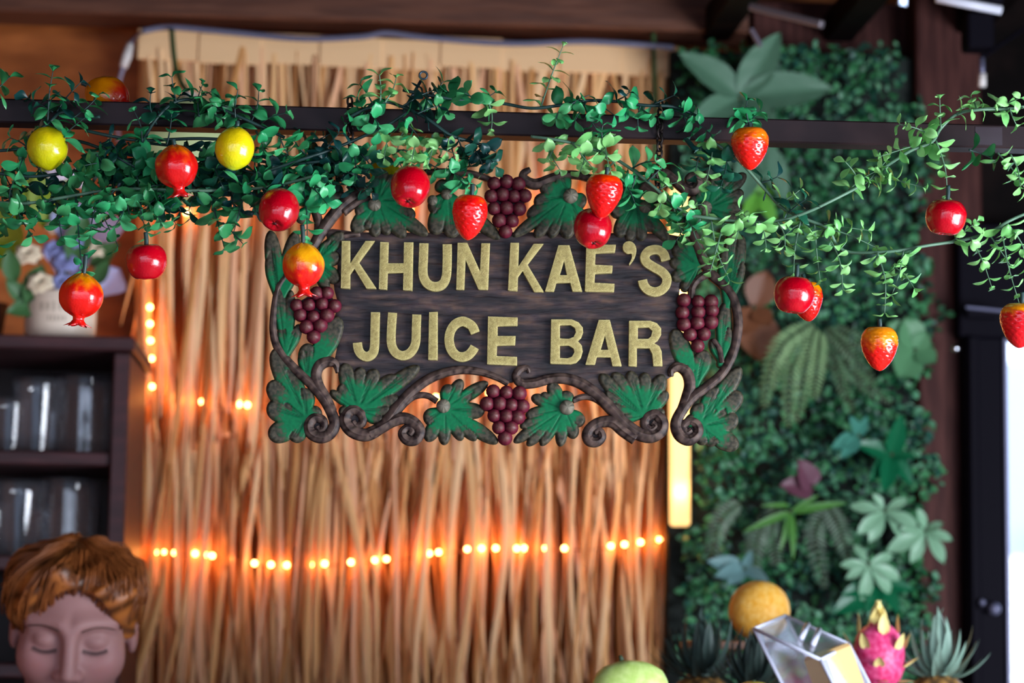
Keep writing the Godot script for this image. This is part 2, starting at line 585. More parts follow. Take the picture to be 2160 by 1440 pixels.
	put("lead", tube(smooth3([P(275, 92, -1.86) - pl.position, P(284, 80, -1.85) - pl.position, P(300, 67, -1.81) - pl.position]), [0.003], 8), M.cord, pl)

func fairy_string(label: String, line: Array, bulbs: Array, z: float, energy: float):
	# line: x, y pairs of the wire in the photograph; bulbs: x places along it
	var pts: Array = []
	for v in v2s(line): pts.append(P(v.x, v.y, z))
	var path := smooth3(pts, 8)
	var s := thing("fairy_lights", label, "fairy lights", Vector3.ZERO, "strings of fairy lights in the straw curtain")
	put("wire", tube(path, [0.0011], 6), mat(rc(150, 90, 60), 0.4), s)
	var bulb := SphereMesh.new()
	bulb.radius = 0.0042
	bulb.height = 0.0084
	bulb.radial_segments = 12
	bulb.rings = 6
	for f in bulbs:
		var g := clampf(f, 0.0, 1.0) * (path.size() - 1)
		var i := mini(int(g), path.size() - 2)
		var at := path[i].lerp(path[i + 1], g - i) + Vector3(0, 0.003, 0.004 + rng.randf_range(-0.004, 0.01))
		var bm := put("bulb", bulb, M.bulb, s, Transform3D(Basis(), at))
		var l := OmniLight3D.new()
		l.name = "bulb_glow"
		l.light_color = Color(1.0, 0.55, 0.2)
		l.light_energy = energy
		l.light_size = 0.003
		l.omni_range = 8.0
		l.omni_attenuation = 2.0
		l.shadow_enabled = true
		l.position = Vector3.ZERO
		bm.add_child(l, true)

func build_lights():
	M.bulb = glowing(Color(1.0, 0.74, 0.42), 22.0)
	var low: Array = []
	for x in [295, 338, 357, 374, 413, 432, 448, 487, 537, 572, 605, 655, 685, 740, 790, 815, 880, 905, 925, 985, 1015, 1045, 1090, 1105, 1150, 1190, 1285, 1310, 1340, 1385]:
		low.append((x - 280.0) / 1120.0)
	fairy_string("sagging lowest string of warm fairy lights crossing the lower straw tier", [280, 1168, 420, 1172, 560, 1194, 700, 1192, 840, 1180, 980, 1162, 1120, 1160, 1260, 1158, 1400, 1140], low, -1.888, GLOW)
	fairy_string("middle string of warm fairy lights at the height of the carved scrolls", [270, 822, 410, 850, 550, 858, 690, 850, 830, 846, 970, 838, 1110, 828, 1250, 822, 1410, 812], [0.04, 0.1, 0.14, 0.21, 0.225, 0.34, 0.42, 0.5, 0.58, 0.68, 0.735, 0.8, 0.87, 0.93], -1.9, GLOW)
	fairy_string("upper string of warm fairy lights just under the steel rail", [150, 380, 280, 430, 410, 456, 550, 452, 740, 456, 900, 446, 1125, 436, 1245, 440, 1420, 470], [0.03, 0.1, 0.17, 0.235, 0.33, 0.45, 0.6, 0.76, 0.85, 0.97], -1.9, GLOW)
	fairy_string("short vertical run of fairy lights at the left edge of the straw curtain", [300, 560, 316, 640, 318, 700, 320, 760, 322, 830], [0.1, 0.3, 0.45, 0.6, 0.75, 0.95], -1.9, GLOW)
	var strip := thing("light_strip", "upright pale yellow light strip at the right edge of the straw curtain", "lamp", P(1446, 760, -1.9))
	var top := P(1432, 395, -1.84) - strip.position
	var bot := P(1434, 1110, -1.84) - strip.position
	put("diffuser", box((top + bot) / 2.0, Vector3(0.036, top.distance_to(bot), 0.012), 0.005, Basis(Vector3.BACK, (top.x - bot.x) / (bot.y - top.y))), glowing(Color(1.0, 0.8, 0.5), 1.15), strip)
	put("back_rail", bar(top + Vector3(0, 0, -0.012), bot + Vector3(0, 0, -0.012), 0.03, 0.006), M.white, strip)
	for i in 5:
		var l := OmniLight3D.new()
		l.name = "strip_glow"
		l.light_color = Color(1.0, 0.75, 0.45)
		l.light_energy = 0.006
		l.light_size = 0.01
		l.omni_range = 8.0
		l.omni_attenuation = 2.0
		l.shadow_enabled = true
		l.position = top.lerp(bot, (i + 0.5) / 5.0) + Vector3(0.0, 0, 0.018)
		strip.add_child(l, true)

const GLOW := 0.0016

# ---------------------------------------------------------------- plant wall

func leaf_mesh(wide: float, cup: float, bend: float, shape := 0.5, nl := 7, nw := 4, ripple := 0.0, blunt := 0.8) -> ArrayMesh:
	# a leaf of length 1 that grows along +y from the origin, faces +z; shape: where it is widest
	var st := st_new()
	var rows: Array = []
	for i in nl + 1:
		var t := float(i) / nl
		var k := log(0.5) / log(clampf(shape, 0.15, 0.85))
		var w := wide * 0.5 * pow(maxf(sin(PI * pow(clampf(t, 0.0, 1.0), k)), 0.0), blunt)
		if t < 0.08: w = maxf(w, wide * 0.06)
		var a := bend * t
		var cy := t if absf(bend) < 0.01 else sin(a) / bend
		var cz := 0.0 if absf(bend) < 0.01 else (1.0 - cos(a)) / bend
		var row := PackedVector3Array()
		for j in nw + 1:
			var u := (float(j) / nw - 0.5) * 2.0
			var z := cup * w * (u * u) - 0.05 * wide * exp(-pow(u * 4.0, 2.0)) + ripple * sin(t * 24.0 + absf(u) * 4.0) * absf(u)
			row.append(Vector3(u * w, cy - sin(a) * z, -cz + cos(a) * z))
		rows.append(row)
	rows_mesh(st, rows, false, false)
	return done(st)

func aim(at: Vector3, along: Vector3, face: Vector3, size: float) -> Transform3D:   # +y along, +z as near to face as can be
	var y := along.normalized()
	var x := y.cross(face)
	if x.length() < 0.01: x = y.cross(Vector3.RIGHT)
	x = x.normalized()
	return Transform3D(Basis(x * size, y * size, x.cross(y) * size), at)

func big_leaves(called: String, label: String, category: String, m: Material, mesh: Mesh, base: Array, tips: Array, z: float, group := "", stem := true):
	# a plant whose leaves run from base to each tip, all given by their places in the photograph: tip = [x, y, dz]
	var bp := P(base[0], base[1], z)
	var t := thing(called, label, category, bp, group)
	if stem:
		put("stem", tube(PackedVector3Array([Vector3(0, 0, -0.06), Vector3(0, 0.0, 0.0), Vector3(0, 0.004, 0.006)]), [0.004, 0.004, 0.002], 8), M.plant_stem, t)
	for q in tips:
		var a := bp
		if q.size() > 3: a = P(q[3], q[4], z)
		var tip := P(q[0], q[1], z + q[2])
		put("leaf", mesh, m, t, aim(a - bp, tip - a, Vector3(0.1, 0.25, 1), a.distance_to(tip)))
	return t

func frond(m: Material, parent: Node3D, origin: Vector3, a: Vector3, b: Vector3, c: Vector3, width: float, mesh: Mesh, pairs := 18, called := "frond"):
	# a fern frond: a rib from a over b to c with leaflets both ways; the rib is a part, its leaflets one mass each
	var path := smooth3([a - origin, b - origin, c - origin], 10)
	var rib := put(called, tube(path, [0.0022, 0.0009] if false else [0.0016], 6), M.plant_stem, parent)
	var spots: Array = []
	var tints: Array = []
	for i in pairs:
		var f := (i + 0.5) / pairs
		var g := f * (path.size() - 1)
		var k := mini(int(g), path.size() - 2)
		var at := path[k].lerp(path[k + 1], g - k)
		var dir := (path[k + 1] - path[k]).normalized()
		var side := dir.cross(Vector3.BACK).normalized()
		var w := width * pow(sin(PI * clampf(0.12 + f * 0.85, 0, 1)), 0.6)
		for s in [-1.0, 1.0]:
			spots.append(aim(at, (side * s + dir * 0.45).normalized(), Vector3(0.1, 0.3, 1), w * rng.randf_range(0.9, 1.1)))
			tints.append(Color.WHITE)
	multi("leaflets", mesh, m, spots, tints, rib)

func build_green_wall():
	M.plant_stem = mat(rc(52, 66, 44), 0.6)
	var mat_leaf := leafy(Color.WHITE, 0.42, 0.2)
	mat_leaf.vertex_color_use_as_albedo = true
	var small := leaf_mesh(0.62, 0.25, 0.7, 0.55, 4, 2)
	# the mat of small box leaves: nobody could count them
	var spots: Array = []
	var tints: Array = []
	var pal := [lin(30, 84, 52), lin(44, 104, 62), lin(22, 66, 48), lin(64, 124, 80), lin(78, 132, 98), lin(34, 80, 66), lin(24, 58, 44)]
	var hum := FastNoiseLite.new()
	hum.seed = 5
	hum.frequency = 3.0
	for i in 6500:
		var py := rng.randf_range(95, 1500)
		var right := 1962.0 + 22.0 * sin(py * 0.021) + 14.0 * sin(py * 0.057 + 1.0)
		if py < 220: right = 1900.0
		var px := rng.randf_range(1474 if py > 400 and py < 1120 else 1440, right)
		var clump := hum.get_noise_2d(px * 0.0016, py * 0.0016)
		var z := -1.855 + 0.05 * (0.5 + 0.5 * hum.get_noise_2d(px * 0.003, py * 0.003 + 9.0)) + rng.randf_range(0.0, 0.02)
		var dir := Vector3(rng.randf_range(-1, 1), rng.randf_range(-1, 1), rng.randf_range(0.1, 0.9)).normalized()
		spots.append(aim(P(px, py, z), dir, Vector3(rng.randf_range(-0.5, 0.5), rng.randf_range(0, 0.9), 1), rng.randf_range(0.011, 0.021)))
		var c: Color = pal[clampi(int((clump + 0.5) * 4.0) + rng.randi() % 4 - 0, 0, 6)]
		tints.append(c * rng.randf_range(0.8, 1.2))
	var mass := multi("leaf_mat", small, mat_leaf, spots, tints)
	tag(mass, "thick mat of small artificial box leaves covering the plant wall", "foliage", "", "stuff")
	# four large pale leaves above the rail
	var pale := grained(rc(44, 84, 62), rc(112, 146, 120), 0.5, Vector3(8, 20, 8), 21, 0.03)
	pale.cull_mode = BaseMaterial3D.CULL_DISABLED
	var broad := leaf_mesh(0.43, 0.28, 0.35, 0.42, 12, 8, 0.008)
	big_leaves("broad_leaf_plant", "large pale green four-leaved plant over the rail beside the curtain", "plant", pale, broad, [1562, 205], [[1440, 100, 0.03], [1650, 60, 0.02], [1762, 172, 0.04], [1455, 262, 0.05, 1556, 208], [1640, 252, 0.06, 1566, 212]], -1.74)
	big_leaves("broad_leaf_plant", "pale mottled leaves hanging behind the strawberry under the rail", "plant", pale, broad, [1600, 300], [[1668, 420, 0.02], [1560, 430, 0.03], [1520, 350, 0.02]], -1.78)
	# light drooping ferns
	var thin := leaf_mesh(0.2, 0.1, 0.4, 0.4, 4, 2)
	var fern_m := leafy(rc(122, 152, 104), 0.5, 0.2)
	var fern_d := leafy(rc(84, 108, 76), 0.5, 0.2)
	var fern_g := leafy(rc(92, 110, 92), 0.5, 0.2)
	var o := P(1700, 690, -1.76)
	var f1 := thing("fern", "light green fern with long hanging fronds to the right of the sign", "plant", o, "ferns on the plant wall")
	for q in [[1715, 680, 1640, 740, 1612, 860], [1715, 690, 1670, 780, 1664, 900], [1720, 690, 1700, 770, 1680, 890], [1730, 700, 1725, 760, 1716, 840], [1700, 690, 1650, 730, 1632, 820]]:
		frond(fern_m, f1, o, P(q[0], q[1], -1.77), P(q[2], q[3], -1.72), P(q[4], q[5], -1.74), 0.022, thin, 22)
	o = P(1750, 690, -1.76)
	var f2 := thing("fern", "dull olive fern spreading to the lower right under the strawberries", "plant", o, "ferns on the plant wall")
	for q in [[1745, 690, 1790, 740, 1850, 810], [1750, 700, 1800, 790, 1880, 850], [1760, 690, 1830, 730, 1900, 780], [1750, 700, 1770, 790, 1800, 870]]:
		frond(fern_d, f2, o, P(q[0], q[1], -1.78), P(q[2], q[3], -1.74), P(q[4], q[5], -1.77), 0.018, thin, 20)
	o = P(1700, 1080, -1.76)
	var f3 := thing("fern", "grey green drooping fern under the purple leaf", "plant", o, "ferns on the plant wall")
	for q in [[1745, 1070, 1720, 1130, 1740, 1240], [1640, 1080, 1600, 1130, 1590, 1220], [1560, 1060, 1520, 1100, 1500, 1180], [1740, 1060, 1770, 1110, 1790, 1180], [1640, 1060, 1630, 1120, 1640, 1190]]:
		frond(fern_g, f3, o, P(q[0], q[1], -1.78), P(q[2], q[3], -1.74), P(q[4], q[5], -1.76), 0.024, thin, 18)
	# umbrella-leaved sprays with pale tips at the right
	var oval := leaf_mesh(0.36, 0.25, 0.7, 0.6, 7, 4)
	var variegated := grained(rc(74, 124, 100), rc(164, 200, 160), 0.4, Vector3(14, 14, 14), 24, 0.02)
	variegated.cull_mode = BaseMaterial3D.CULL_DISABLED
	var group := "umbrella plants with pale-tipped leaves"
	for q in [[1866, 1078, "umbrella plant with pale-tipped leaves, topmost of the three at the post"], [1952, 1120, "umbrella plant with pale-tipped leaves touching the wooden post"], [1832, 1190, "umbrella plant with bluish leaves, lowest of the three at the post"]]:
		var tips: Array = []
		var n := 7
		for i in n:
			var a := TAU * i / n + rng.randf_range(-0.2, 0.2)
			var r := rng.randf_range(46, 86)
			tips.append([q[0] + r * cos(a), q[1] + r * sin(a) * 0.8 + 14, rng.randf_range(0.0, 0.04)])
		big_leaves("umbrella_plant", q[2], "plant", variegated, oval, [q[0], q[1]], tips, -1.72, group)
	# a few more single plants
	var teal := leafy(rc(64, 124, 108), 0.4, 0.2)
	var deep := leafy(rc(14, 92, 58), 0.35, 0.25)
	var lime := leafy(rc(70, 120, 52), 0.4, 0.25)
	var blue := leafy(rc(96, 130, 130), 0.45, 0.15)
	var purple := leafy(rc(92, 54, 68), 0.45, 0.2)
	big_leaves("deep_green_plant", "deep green plant with broad shiny leaves above the umbrella plants", "plant", deep, broad, [1880, 960], [[1840, 1010, 0.03], [1905, 880, 0.05], [1930, 960, 0.03], [1870, 1030, 0.05], [1810, 930, 0.03], [1930, 1020, 0.02]], -1.75)
	big_leaves("teal_plant", "teal plant with oval leaves right of the hanging ferns", "plant", teal, broad, [1810, 920], [[1800, 880, 0.04], [1760, 940, 0.04], [1830, 880, 0.03], [1780, 960, 0.04]], -1.74)
	big_leaves("round_leaf_plant", "plant with round leaves beside the dark post near the polished knob", "plant", leafy(rc(84, 132, 92), 0.4, 0.2), leaf_mesh(0.85, 0.2, 0.3, 0.55, 8, 6), [1930, 740], [[1915, 670, 0.03], [1975, 760, 0.03], [1900, 790, 0.04], [1955, 700, 0.02], [1880, 680, 0.03]], -1.77)
	big_leaves("grass_blade_plant", "bright lime blade-leaved plant in the middle of the plant wall", "plant", lime, leaf_mesh(0.15, 0.2, 0.5, 0.35, 8, 3), [1668, 1080], [[1680, 1175, 0.04], [1572, 1115, 0.03], [1612, 1062, 0.03, 1665, 1066], [1790, 1052, 0.03], [1650, 1160, 0.03], [1730, 1040, 0.02]], -1.74)
	big_leaves("purple_leaf_plant", "single purple arrow-shaped leaf with a grey edge", "plant", purple, leaf_mesh(0.75, 0.15, 0.3, 0.3, 8, 6), [1715, 1028], [[1690, 968, 0.03], [1648, 1020, 0.02]], -1.74)
	big_leaves("blue_leaf_plant", "bluish grey leaves low on the plant wall above the round orange fruit", "plant", blue, broad, [1570, 1200], [[1500, 1180, 0.04], [1540, 1228, 0.04], [1585, 1165, 0.03], [1620, 1220, 0.04], [1518, 1210, 0.05]], -1.72)
	big_leaves("deep_green_plant", "deep green leaves just above the pink dragon fruit", "plant", deep, broad, [1860, 1230], [[1830, 1290, 0.03], [1900, 1290, 0.03], [1780, 1250, 0.03], [1930, 1240, 0.02], [1760, 1290, 0.03]], -1.74)
	big_leaves("rusty_leaf_plant", "dull rusty brown leaves right of the sign's upper grapes", "plant", leafy(rc(112, 68, 44), 0.5, 0.2), leaf_mesh(0.8, 0.15, 0.3, 0.5, 8, 6), [1590, 650], [[1620, 570, 0.02], [1625, 680, 0.03], [1560, 700, 0.03], [1610, 760, 0.02]], -1.79)
	big_leaves("lime_plant", "fresh lime green leaves peeping out above the sign's upper right corner", "plant", leafy(rc(96, 160, 60), 0.4, 0.3), broad, [1600, 410], [[1660, 380, 0.02], [1570, 460, 0.03], [1640, 470, 0.02], [1580, 360, 0.02]], -1.8)

# ---------------------------------------------------------------- shelf on the left, glasses and flowers

func tumbler(r0: float, r1: float, h: float, foot := 0.0) -> ArrayMesh:
	var w := 0.0022
	var prof: Array = [[0.0, 0.0], [r0 * 0.9, 0.0], [r0, 0.003]]
	for i in 7:
		var t := i / 6.0
		prof.append([lerpf(r0, r1, pow(t, 0.7)), 0.004 + (h - 0.004) * t])
	prof.append([r1 - w * 0.5, h + 0.001])
	for i in 7:
		var t := 1.0 - i / 6.0
		prof.append([lerpf(r0, r1, pow(t, 0.7)) - w, 0.012 + (h - 0.013) * t])
	prof.append([0.0, 0.011])
	return lathe(prof, 32)

func build_shelf():
	var zf := -1.5
	var zb := -1.8
	var zc := (zf + zb) / 2
	var top := P(100, 708, zf).y
	var xr := P(252, 900, zf).x
	var xl := xr - 0.75
	var s := thing("wooden_shelf", "dark reddish wooden shelf unit holding glassware beside the straw curtain", "shelf", Vector3((xl + xr) / 2, 0, zc))
	var o := s.position
	var th := 0.022
	put("side_panel", box(Vector3(xr, top / 2 - 0.012, zc) - o, Vector3(0.026, top - 0.024, zf - zb), 0.003), M.shelf, s)
	put("side_panel", box(Vector3(xl, top / 2 - 0.012, zc) - o, Vector3(0.026, top - 0.024, zf - zb), 0.003), M.shelf, s)
	put("top_board", box(Vector3((xl + xr) / 2, top - th / 2, zc) - o, Vector3(xr - xl + 0.04, th, 0.32), 0.003), M.shelf, s)
	put("back_panel", box(Vector3((xl + xr) / 2, top / 2, zb + 0.006) - o, Vector3(xr - xl, top - 0.02, 0.008), 0.002), mat(rc(26, 18, 18), 0.6), s)
	var ys := [P(100, 950, zf).y, P(100, 1172, zf).y, P(100, 1400, zf).y, 0.9, 0.5, 0.1]
	for y in ys:
		put("shelf_board", box(Vector3((xl + xr) / 2, y - th / 2, zc) - o, Vector3(xr - xl - 0.026, th, 0.28), 0.003), M.shelf, s)
	# glassware: each glass a thing
	var big := tumbler(0.030, 0.042, 0.118)
	var jar := tumbler(0.046, 0.046, 0.125)
	var small := tumbler(0.026, 0.034, 0.088)
	var gl := mat(Color(0.9, 0.93, 1.0, 0.012), 0.02)
	gl.transparency = BaseMaterial3D.TRANSPARENCY_ALPHA
	gl.cull_mode = BaseMaterial3D.CULL_DISABLED
	var items := [
		[jar, 178, 0, -1.6, "wide clear glass jar on the upper shelf next to the side panel", "glass jar"],
		[big, 78, 0, -1.58, "tall clear glass with a bright streak on the upper shelf", "glass"],
		[small, 20, 0, -1.6, "short clear glass at the far left of the upper shelf", "glass"],
		[small, 112, 0, -1.73, "small clear glass behind the tall one on the upper shelf", "glass"],
		[big, 42, 1, -1.57, "clear glass with bright reflections on the lower shelf, left one", "glass"],
		[jar, 146, 1, -1.6, "clear round glass jar on the lower shelf above the person's head", "glass jar"],
		[small, -18, 1, -1.64, "clear glass cut by the frame edge on the lower shelf", "glass"],
		[small, 96, 1, -1.735, "small clear glass at the back of the lower shelf", "glass"]]
	for q in items:
		var x: float = P(q[1], 900 if q[2] == 0 else 1100, q[3]).x
		var g := put("drinking_glass" if q[5] == "glass" else "glass_jar", q[0], gl, null, Transform3D(Basis(), Vector3(x, ys[q[2]] + 0.0005, q[3])))
		tag(g, q[4], q[5], "glassware on the shelves")
	# white pot with faded lettering
	var pz := -1.6
	var pb := P(126, 706, pz)
	pb.y = top + 0.001
	var ps := scale_at(pz)
	var pot := thing("flower_pot", "cream ceramic pot with faded unreadable lettering on top of the wooden shelf", "flower pot", pb)
	var hh := 104.0 * ps
	var rr := 74.0 * ps
	put("body", lathe([[0.0, 0.0], [rr * 0.9, 0.0], [rr * 0.98, 0.004], [rr, hh * 0.3], [rr * 1.01, hh * 0.7], [rr * 0.97, hh * 0.96], [rr * 0.94, hh], [rr * 0.88, hh], [rr * 0.86, hh * 0.9], [0.0, hh * 0.88]], 40), mat(rc(226, 206, 186), 0.4), pot)
	# two rows of faded printed strokes, worn past reading
	var ink := mat(rc(176, 158, 140), 0.5)
	for row in [[6, 0.66, 0.016], [5, 0.42, 0.010]]:
		for i in row[0]:
			var a: float = (i - (row[0] - 1) / 2.0) * row[2] * 0.62 / rr + 0.02
			var tall: float = row[2] * rng.randf_range(0.6, 1.0)
			put("faded_stroke", box(Vector3.ZERO, Vector3(row[2] * rng.randf_range(0.18, 0.4), tall, 0.0008), 0.0002), ink, pot, Transform3D(Basis(Vector3.UP, a), Vector3(sin(a) * (rr * 1.008), hh * row[1], cos(a) * (rr * 1.008))))
	# the bunch in the pot: blooms with petals, blue statice, leaves, tulle
	var bo := pb + Vector3(0, hh * 0.9, 0)
	var bunch := thing("flower_bunch", "bunch of cream roses and blue blossoms wrapped in lavender tulle in the cream pot", "flowers", bo)
	var petal := leaf_mesh(0.95, 0.5, 1.1, 0.6, 6, 5)
	var cream := leafy(rc(236, 216, 186), 0.55, 0.2)
	var bluep := leafy(rc(142, 146, 196), 0.55, 0.2)
	for q in [[58, 530, 0.026, 0], [84, 592, 0.026, 0], [204, 520, 0.02, 0], [118, 470, 0.022, 0], [140, 545, 0.028, 1], [112, 520, 0.022, 1], [128, 590, 0.022, 1], [165, 500, 0.022, 1], [150, 600, 0.02, 1], [120, 358, 0.024, 2], [160, 372, 0.024, 2]]:
		var c := P(q[0], q[1], -1.57 + rng.randf_range(-0.02, 0.02)) - bo
		var st := put("stalk", tube(PackedVector3Array([Vector3(c.x * 0.3, 0, c.z * 0.3), c * 0.6 + Vector3(0, 0.01, 0), c]), [0.0015], 6), M.plant_stem, bunch)
		var fm: Material = cream if q[3] == 0 else bluep if q[3] == 1 else leafy(rc(226, 208, 222), 0.5, 0.2)
		for ring in 3:
			var n: int = [4, 6, 7][ring]
			for i in n:
				var a := TAU * i / n + ring * 0.5
				var out := Vector3(cos(a), 0.0, sin(a)).rotated(Vector3.RIGHT, 0.75)
				var fwd := Vector3(0, 0.35, 0.94)
				put("petal", petal, fm, st, aim(c - fwd * 0.006, (out * [0.35, 0.8, 1.2][ring] + fwd * [1.0, 0.7, 0.25][ring]), fwd - out * 0.6, q[2] * [0.7, 0.9, 1.0][ring]))
	var lf := leafy(rc(64, 104, 60), 0.45, 0.25)
	var olive := leafy(rc(122, 140, 34), 0.45, 0.35)
	var lm := leaf_mesh(0.5, 0.2, 0.4, 0.5, 8, 5)
	for q in [[30, 600, 20, 540, 0], [60, 640, 24, 600, 0], [90, 560, 60, 620, 0], [190, 560, 235, 520, 0], [100, 640, 30, 650, 0], [200, 600, 220, 560, 0], [150, 560, 175, 470, 0]]:
		var a := P(q[0], q[1], -1.58) - bo
		var b := P(q[2], q[3], -1.55) - bo
		put("leaf", lm, lf, bunch, aim(a, b - a, Vector3(0, 0.2, 1), a.distance_to(b) * 1.2))
	for q in [[110, 470, 64, 376], [120, 480, 100, 360], [90, 480, 122, 410]]:
		var a := P(q[0], q[1], -1.6) - bo
		var b := P(q[2], q[3], -1.56) - bo
		put("leaf", leaf_mesh(0.75, 0.2, 0.4, 0.5, 8, 6), olive, bunch, aim(a, b - a, Vector3(0.2, 0.2, 1), a.distance_to(b) * 1.1))
	# gathered tulle: a ruffled cone standing round the bunch, a ribbon over it
	var tul := leafy(rc(176, 178, 220), 0.6, 0.5)
	for q in [[150, 640, 196, 420, 0.05, "wrap"], [175, 655, 252, 566, 0.055, "wrap"], [130, 650, 150, 500, 0.04, "wrap"]]:
		var a := P(q[0], q[1], -1.6) - bo
		var b := P(q[2], q[3], -1.585) - bo
		put(q[5], leaf_mesh(0.7, 0.4, 0.2, 0.8, 10, 10, 0.03), tul, bunch, aim(a, b - a, Vector3(0, 0, 1), a.distance_to(b)))
	# big lime leaf plant at the frame's left edge
	var lp := thing("lime_leaf_plant", "plant with large lime green leaves at the left end of the shelf", "plant", Vector3(P(-34, 600, -1.7).x, top + 0.001, -1.7))
	put("pot", lathe([[0.0, 0.0], [0.03, 0.0], [0.04, 0.07], [0.042, 0.075], [0.036, 0.075], [0.0, 0.066]], 24), mat(rc(70, 50, 44), 0.6), lp)
	for q in [[-14, 560, 20, 430], [-24, 560, 34, 516], [-30, 560, -70, 450]]:
		var a := P(q[0], q[1], -1.71) - lp.position
		var b := P(q[2], q[3], -1.68) - lp.position
		put("stem", tube(PackedVector3Array([Vector3(0, 0.06, 0), a]), [0.003], 6), M.plant_stem, lp)
		put("leaf", leaf_mesh(0.7, 0.2, 0.4, 0.5, 8, 6), leafy(rc(140, 160, 20), 0.45, 0.4), lp, aim(a, b - a, Vector3(0.2, 0.2, 1), a.distance_to(b)))
	# pale green globe hanging in front of the curtain's upper left corner
	var gz := -1.62
	var gc := P(396, 318, gz)
	var gr := 120.0 * scale_at(gz)
	var globe := thing("globe_lantern", "large pale green globe hanging behind the leafy garland at the curtain's left", "lantern", gc)
	var prof: Array = []
	for i in 25:
		var a := -PI / 2 + PI * i / 24.0
		prof.append([cos(a) * gr * (1.0 + 0.006 * cos(a * 36.0)), sin(a) * gr * 0.98])
	put("shade", lathe(prof, 40), mat(rc(178, 190, 136), 0.55), globe)
	put("collar", lathe([[0.0, gr * 0.965], [0.014, gr * 0.965], [0.014, gr * 1.02], [0.0, gr * 1.02]], 16), M.white, globe)
	put("cord", tube(smooth3([Vector3(0, gr, 0), P(372, 150, -1.7) - gc, P(362, 64, -1.8) - gc]), [0.005], 8), M.green_cord, globe)

# ---------------------------------------------------------------- the person behind the counter

func smin(a: float, b: float, k: float) -> float:
	var h := maxf(k - absf(a - b), 0.0) / k
	return minf(a, b) - h * h * k * 0.25

func capsule(p: Vector3, a: Vector3, b: Vector3, ra: float, rb: float) -> float:
	var ab := b - a
	var t := clampf((p - a).dot(ab) / ab.length_squared(), 0.0, 1.0)
	return p.distance_to(a + ab * t) - lerpf(ra, rb, t)

func ellip(p: Vector3, c: Vector3, r: Vector3) -> float:
	var q := p - c
	var k0 := (q / r).length()
	var k1 := (q / (r * r)).length()
	return k0 * (k0 - 1.0) / maxf(k1, 1e-6)

func nets(sdf: Callable, lo: Vector3, hi: Vector3, cell: float, col: Callable) -> ArrayMesh:
	# surface nets; whole blocks of 6 cells are skipped where the field says the surface is far
	var n := Vector3i(((hi - lo) / cell).ceil()) + Vector3i.ONE
	var val := {}
	var blk := 6
	var reach := cell * blk * 0.87 + cell * 2.0
	var key := func(i: int, j: int, k: int) -> int: return (k * 2048 + j) * 2048 + i
	var cells: Array = []
	for bk in range(0, n.z, blk):
		for bj in range(0, n.y, blk):
			for bi in range(0, n.x, blk):
				var c := lo + (Vector3(bi, bj, bk) + Vector3.ONE * blk * 0.5) * cell
				if absf(sdf.call(c)) > reach * 1.25: continue
				for k in range(bk, bk + blk):
					for j in range(bj, bj + blk):
						for i in range(bi, bi + blk):
							cells.append(Vector3i(i, j, k))
	for c in cells:
		for d in 8:
			var q: Vector3i = c + Vector3i(d & 1, (d >> 1) & 1, d >> 2)
			var kk: int = (q.z * 2048 + q.y) * 2048 + q.x
			if not val.has(kk): val[kk] = sdf.call(lo + Vector3(q) * cell)
	var vert := {}
	var pos := PackedVector3Array()
	var edges := [[0, 1], [2, 3], [4, 5], [6, 7], [0, 2], [1, 3], [4, 6], [5, 7], [0, 4], [1, 5], [2, 6], [3, 7]]
	for c in cells:
		var v := PackedFloat32Array()
		var s := 0
		for d in 8:
			var kk: int = ((c.z + (d >> 2)) * 2048 + c.y + ((d >> 1) & 1)) * 2048 + c.x + (d & 1)
			v.append(val[kk])
			if v[d] < 0.0: s += 1
		if s == 0 or s == 8: continue
		var sum := Vector3.ZERO
		var m := 0
		for e in edges:
			if (v[e[0]] < 0.0) != (v[e[1]] < 0.0):
				var t: float = v[e[0]] / (v[e[0]] - v[e[1]])
				var a := Vector3(e[0] & 1, (e[0] >> 1) & 1, e[0] >> 2)
				var b := Vector3(e[1] & 1, (e[1] >> 1) & 1, e[1] >> 2)
				sum += a.lerp(b, t)
				m += 1
		vert[(c.z * 2048 + c.y) * 2048 + c.x] = pos.size()
		pos.append(lo + (Vector3(c) + sum / m) * cell)
	var st := st_new()
	var cols := PackedColorArray()
	for p in pos: cols.append(col.call(p))
	var step := [1, 2048, 2048 * 2048]
	for c in cells:
		var k0: int = (c.z * 2048 + c.y) * 2048 + c.x
		if not vert.has(k0): continue
		for ax in 3:
			var s0: float = val[k0]
			var s1: float = val.get(k0 + step[ax], s0)
			if (s0 < 0.0) == (s1 < 0.0): continue
			var u: int = step[(ax + 1) % 3]
			var w: int = step[(ax + 2) % 3]
			if not (vert.has(k0 - u) and vert.has(k0 - w) and vert.has(k0 - u - w)): continue
			var q := [vert[k0], vert[k0 - u], vert[k0 - u - w], vert[k0 - w]]
			if s0 < 0.0: q.reverse()
			for o in [0, 1, 2, 0, 2, 3]:
				st.set_color(cols[q[o]])
				st.add_vertex(pos[q[o]])
	return done(st)

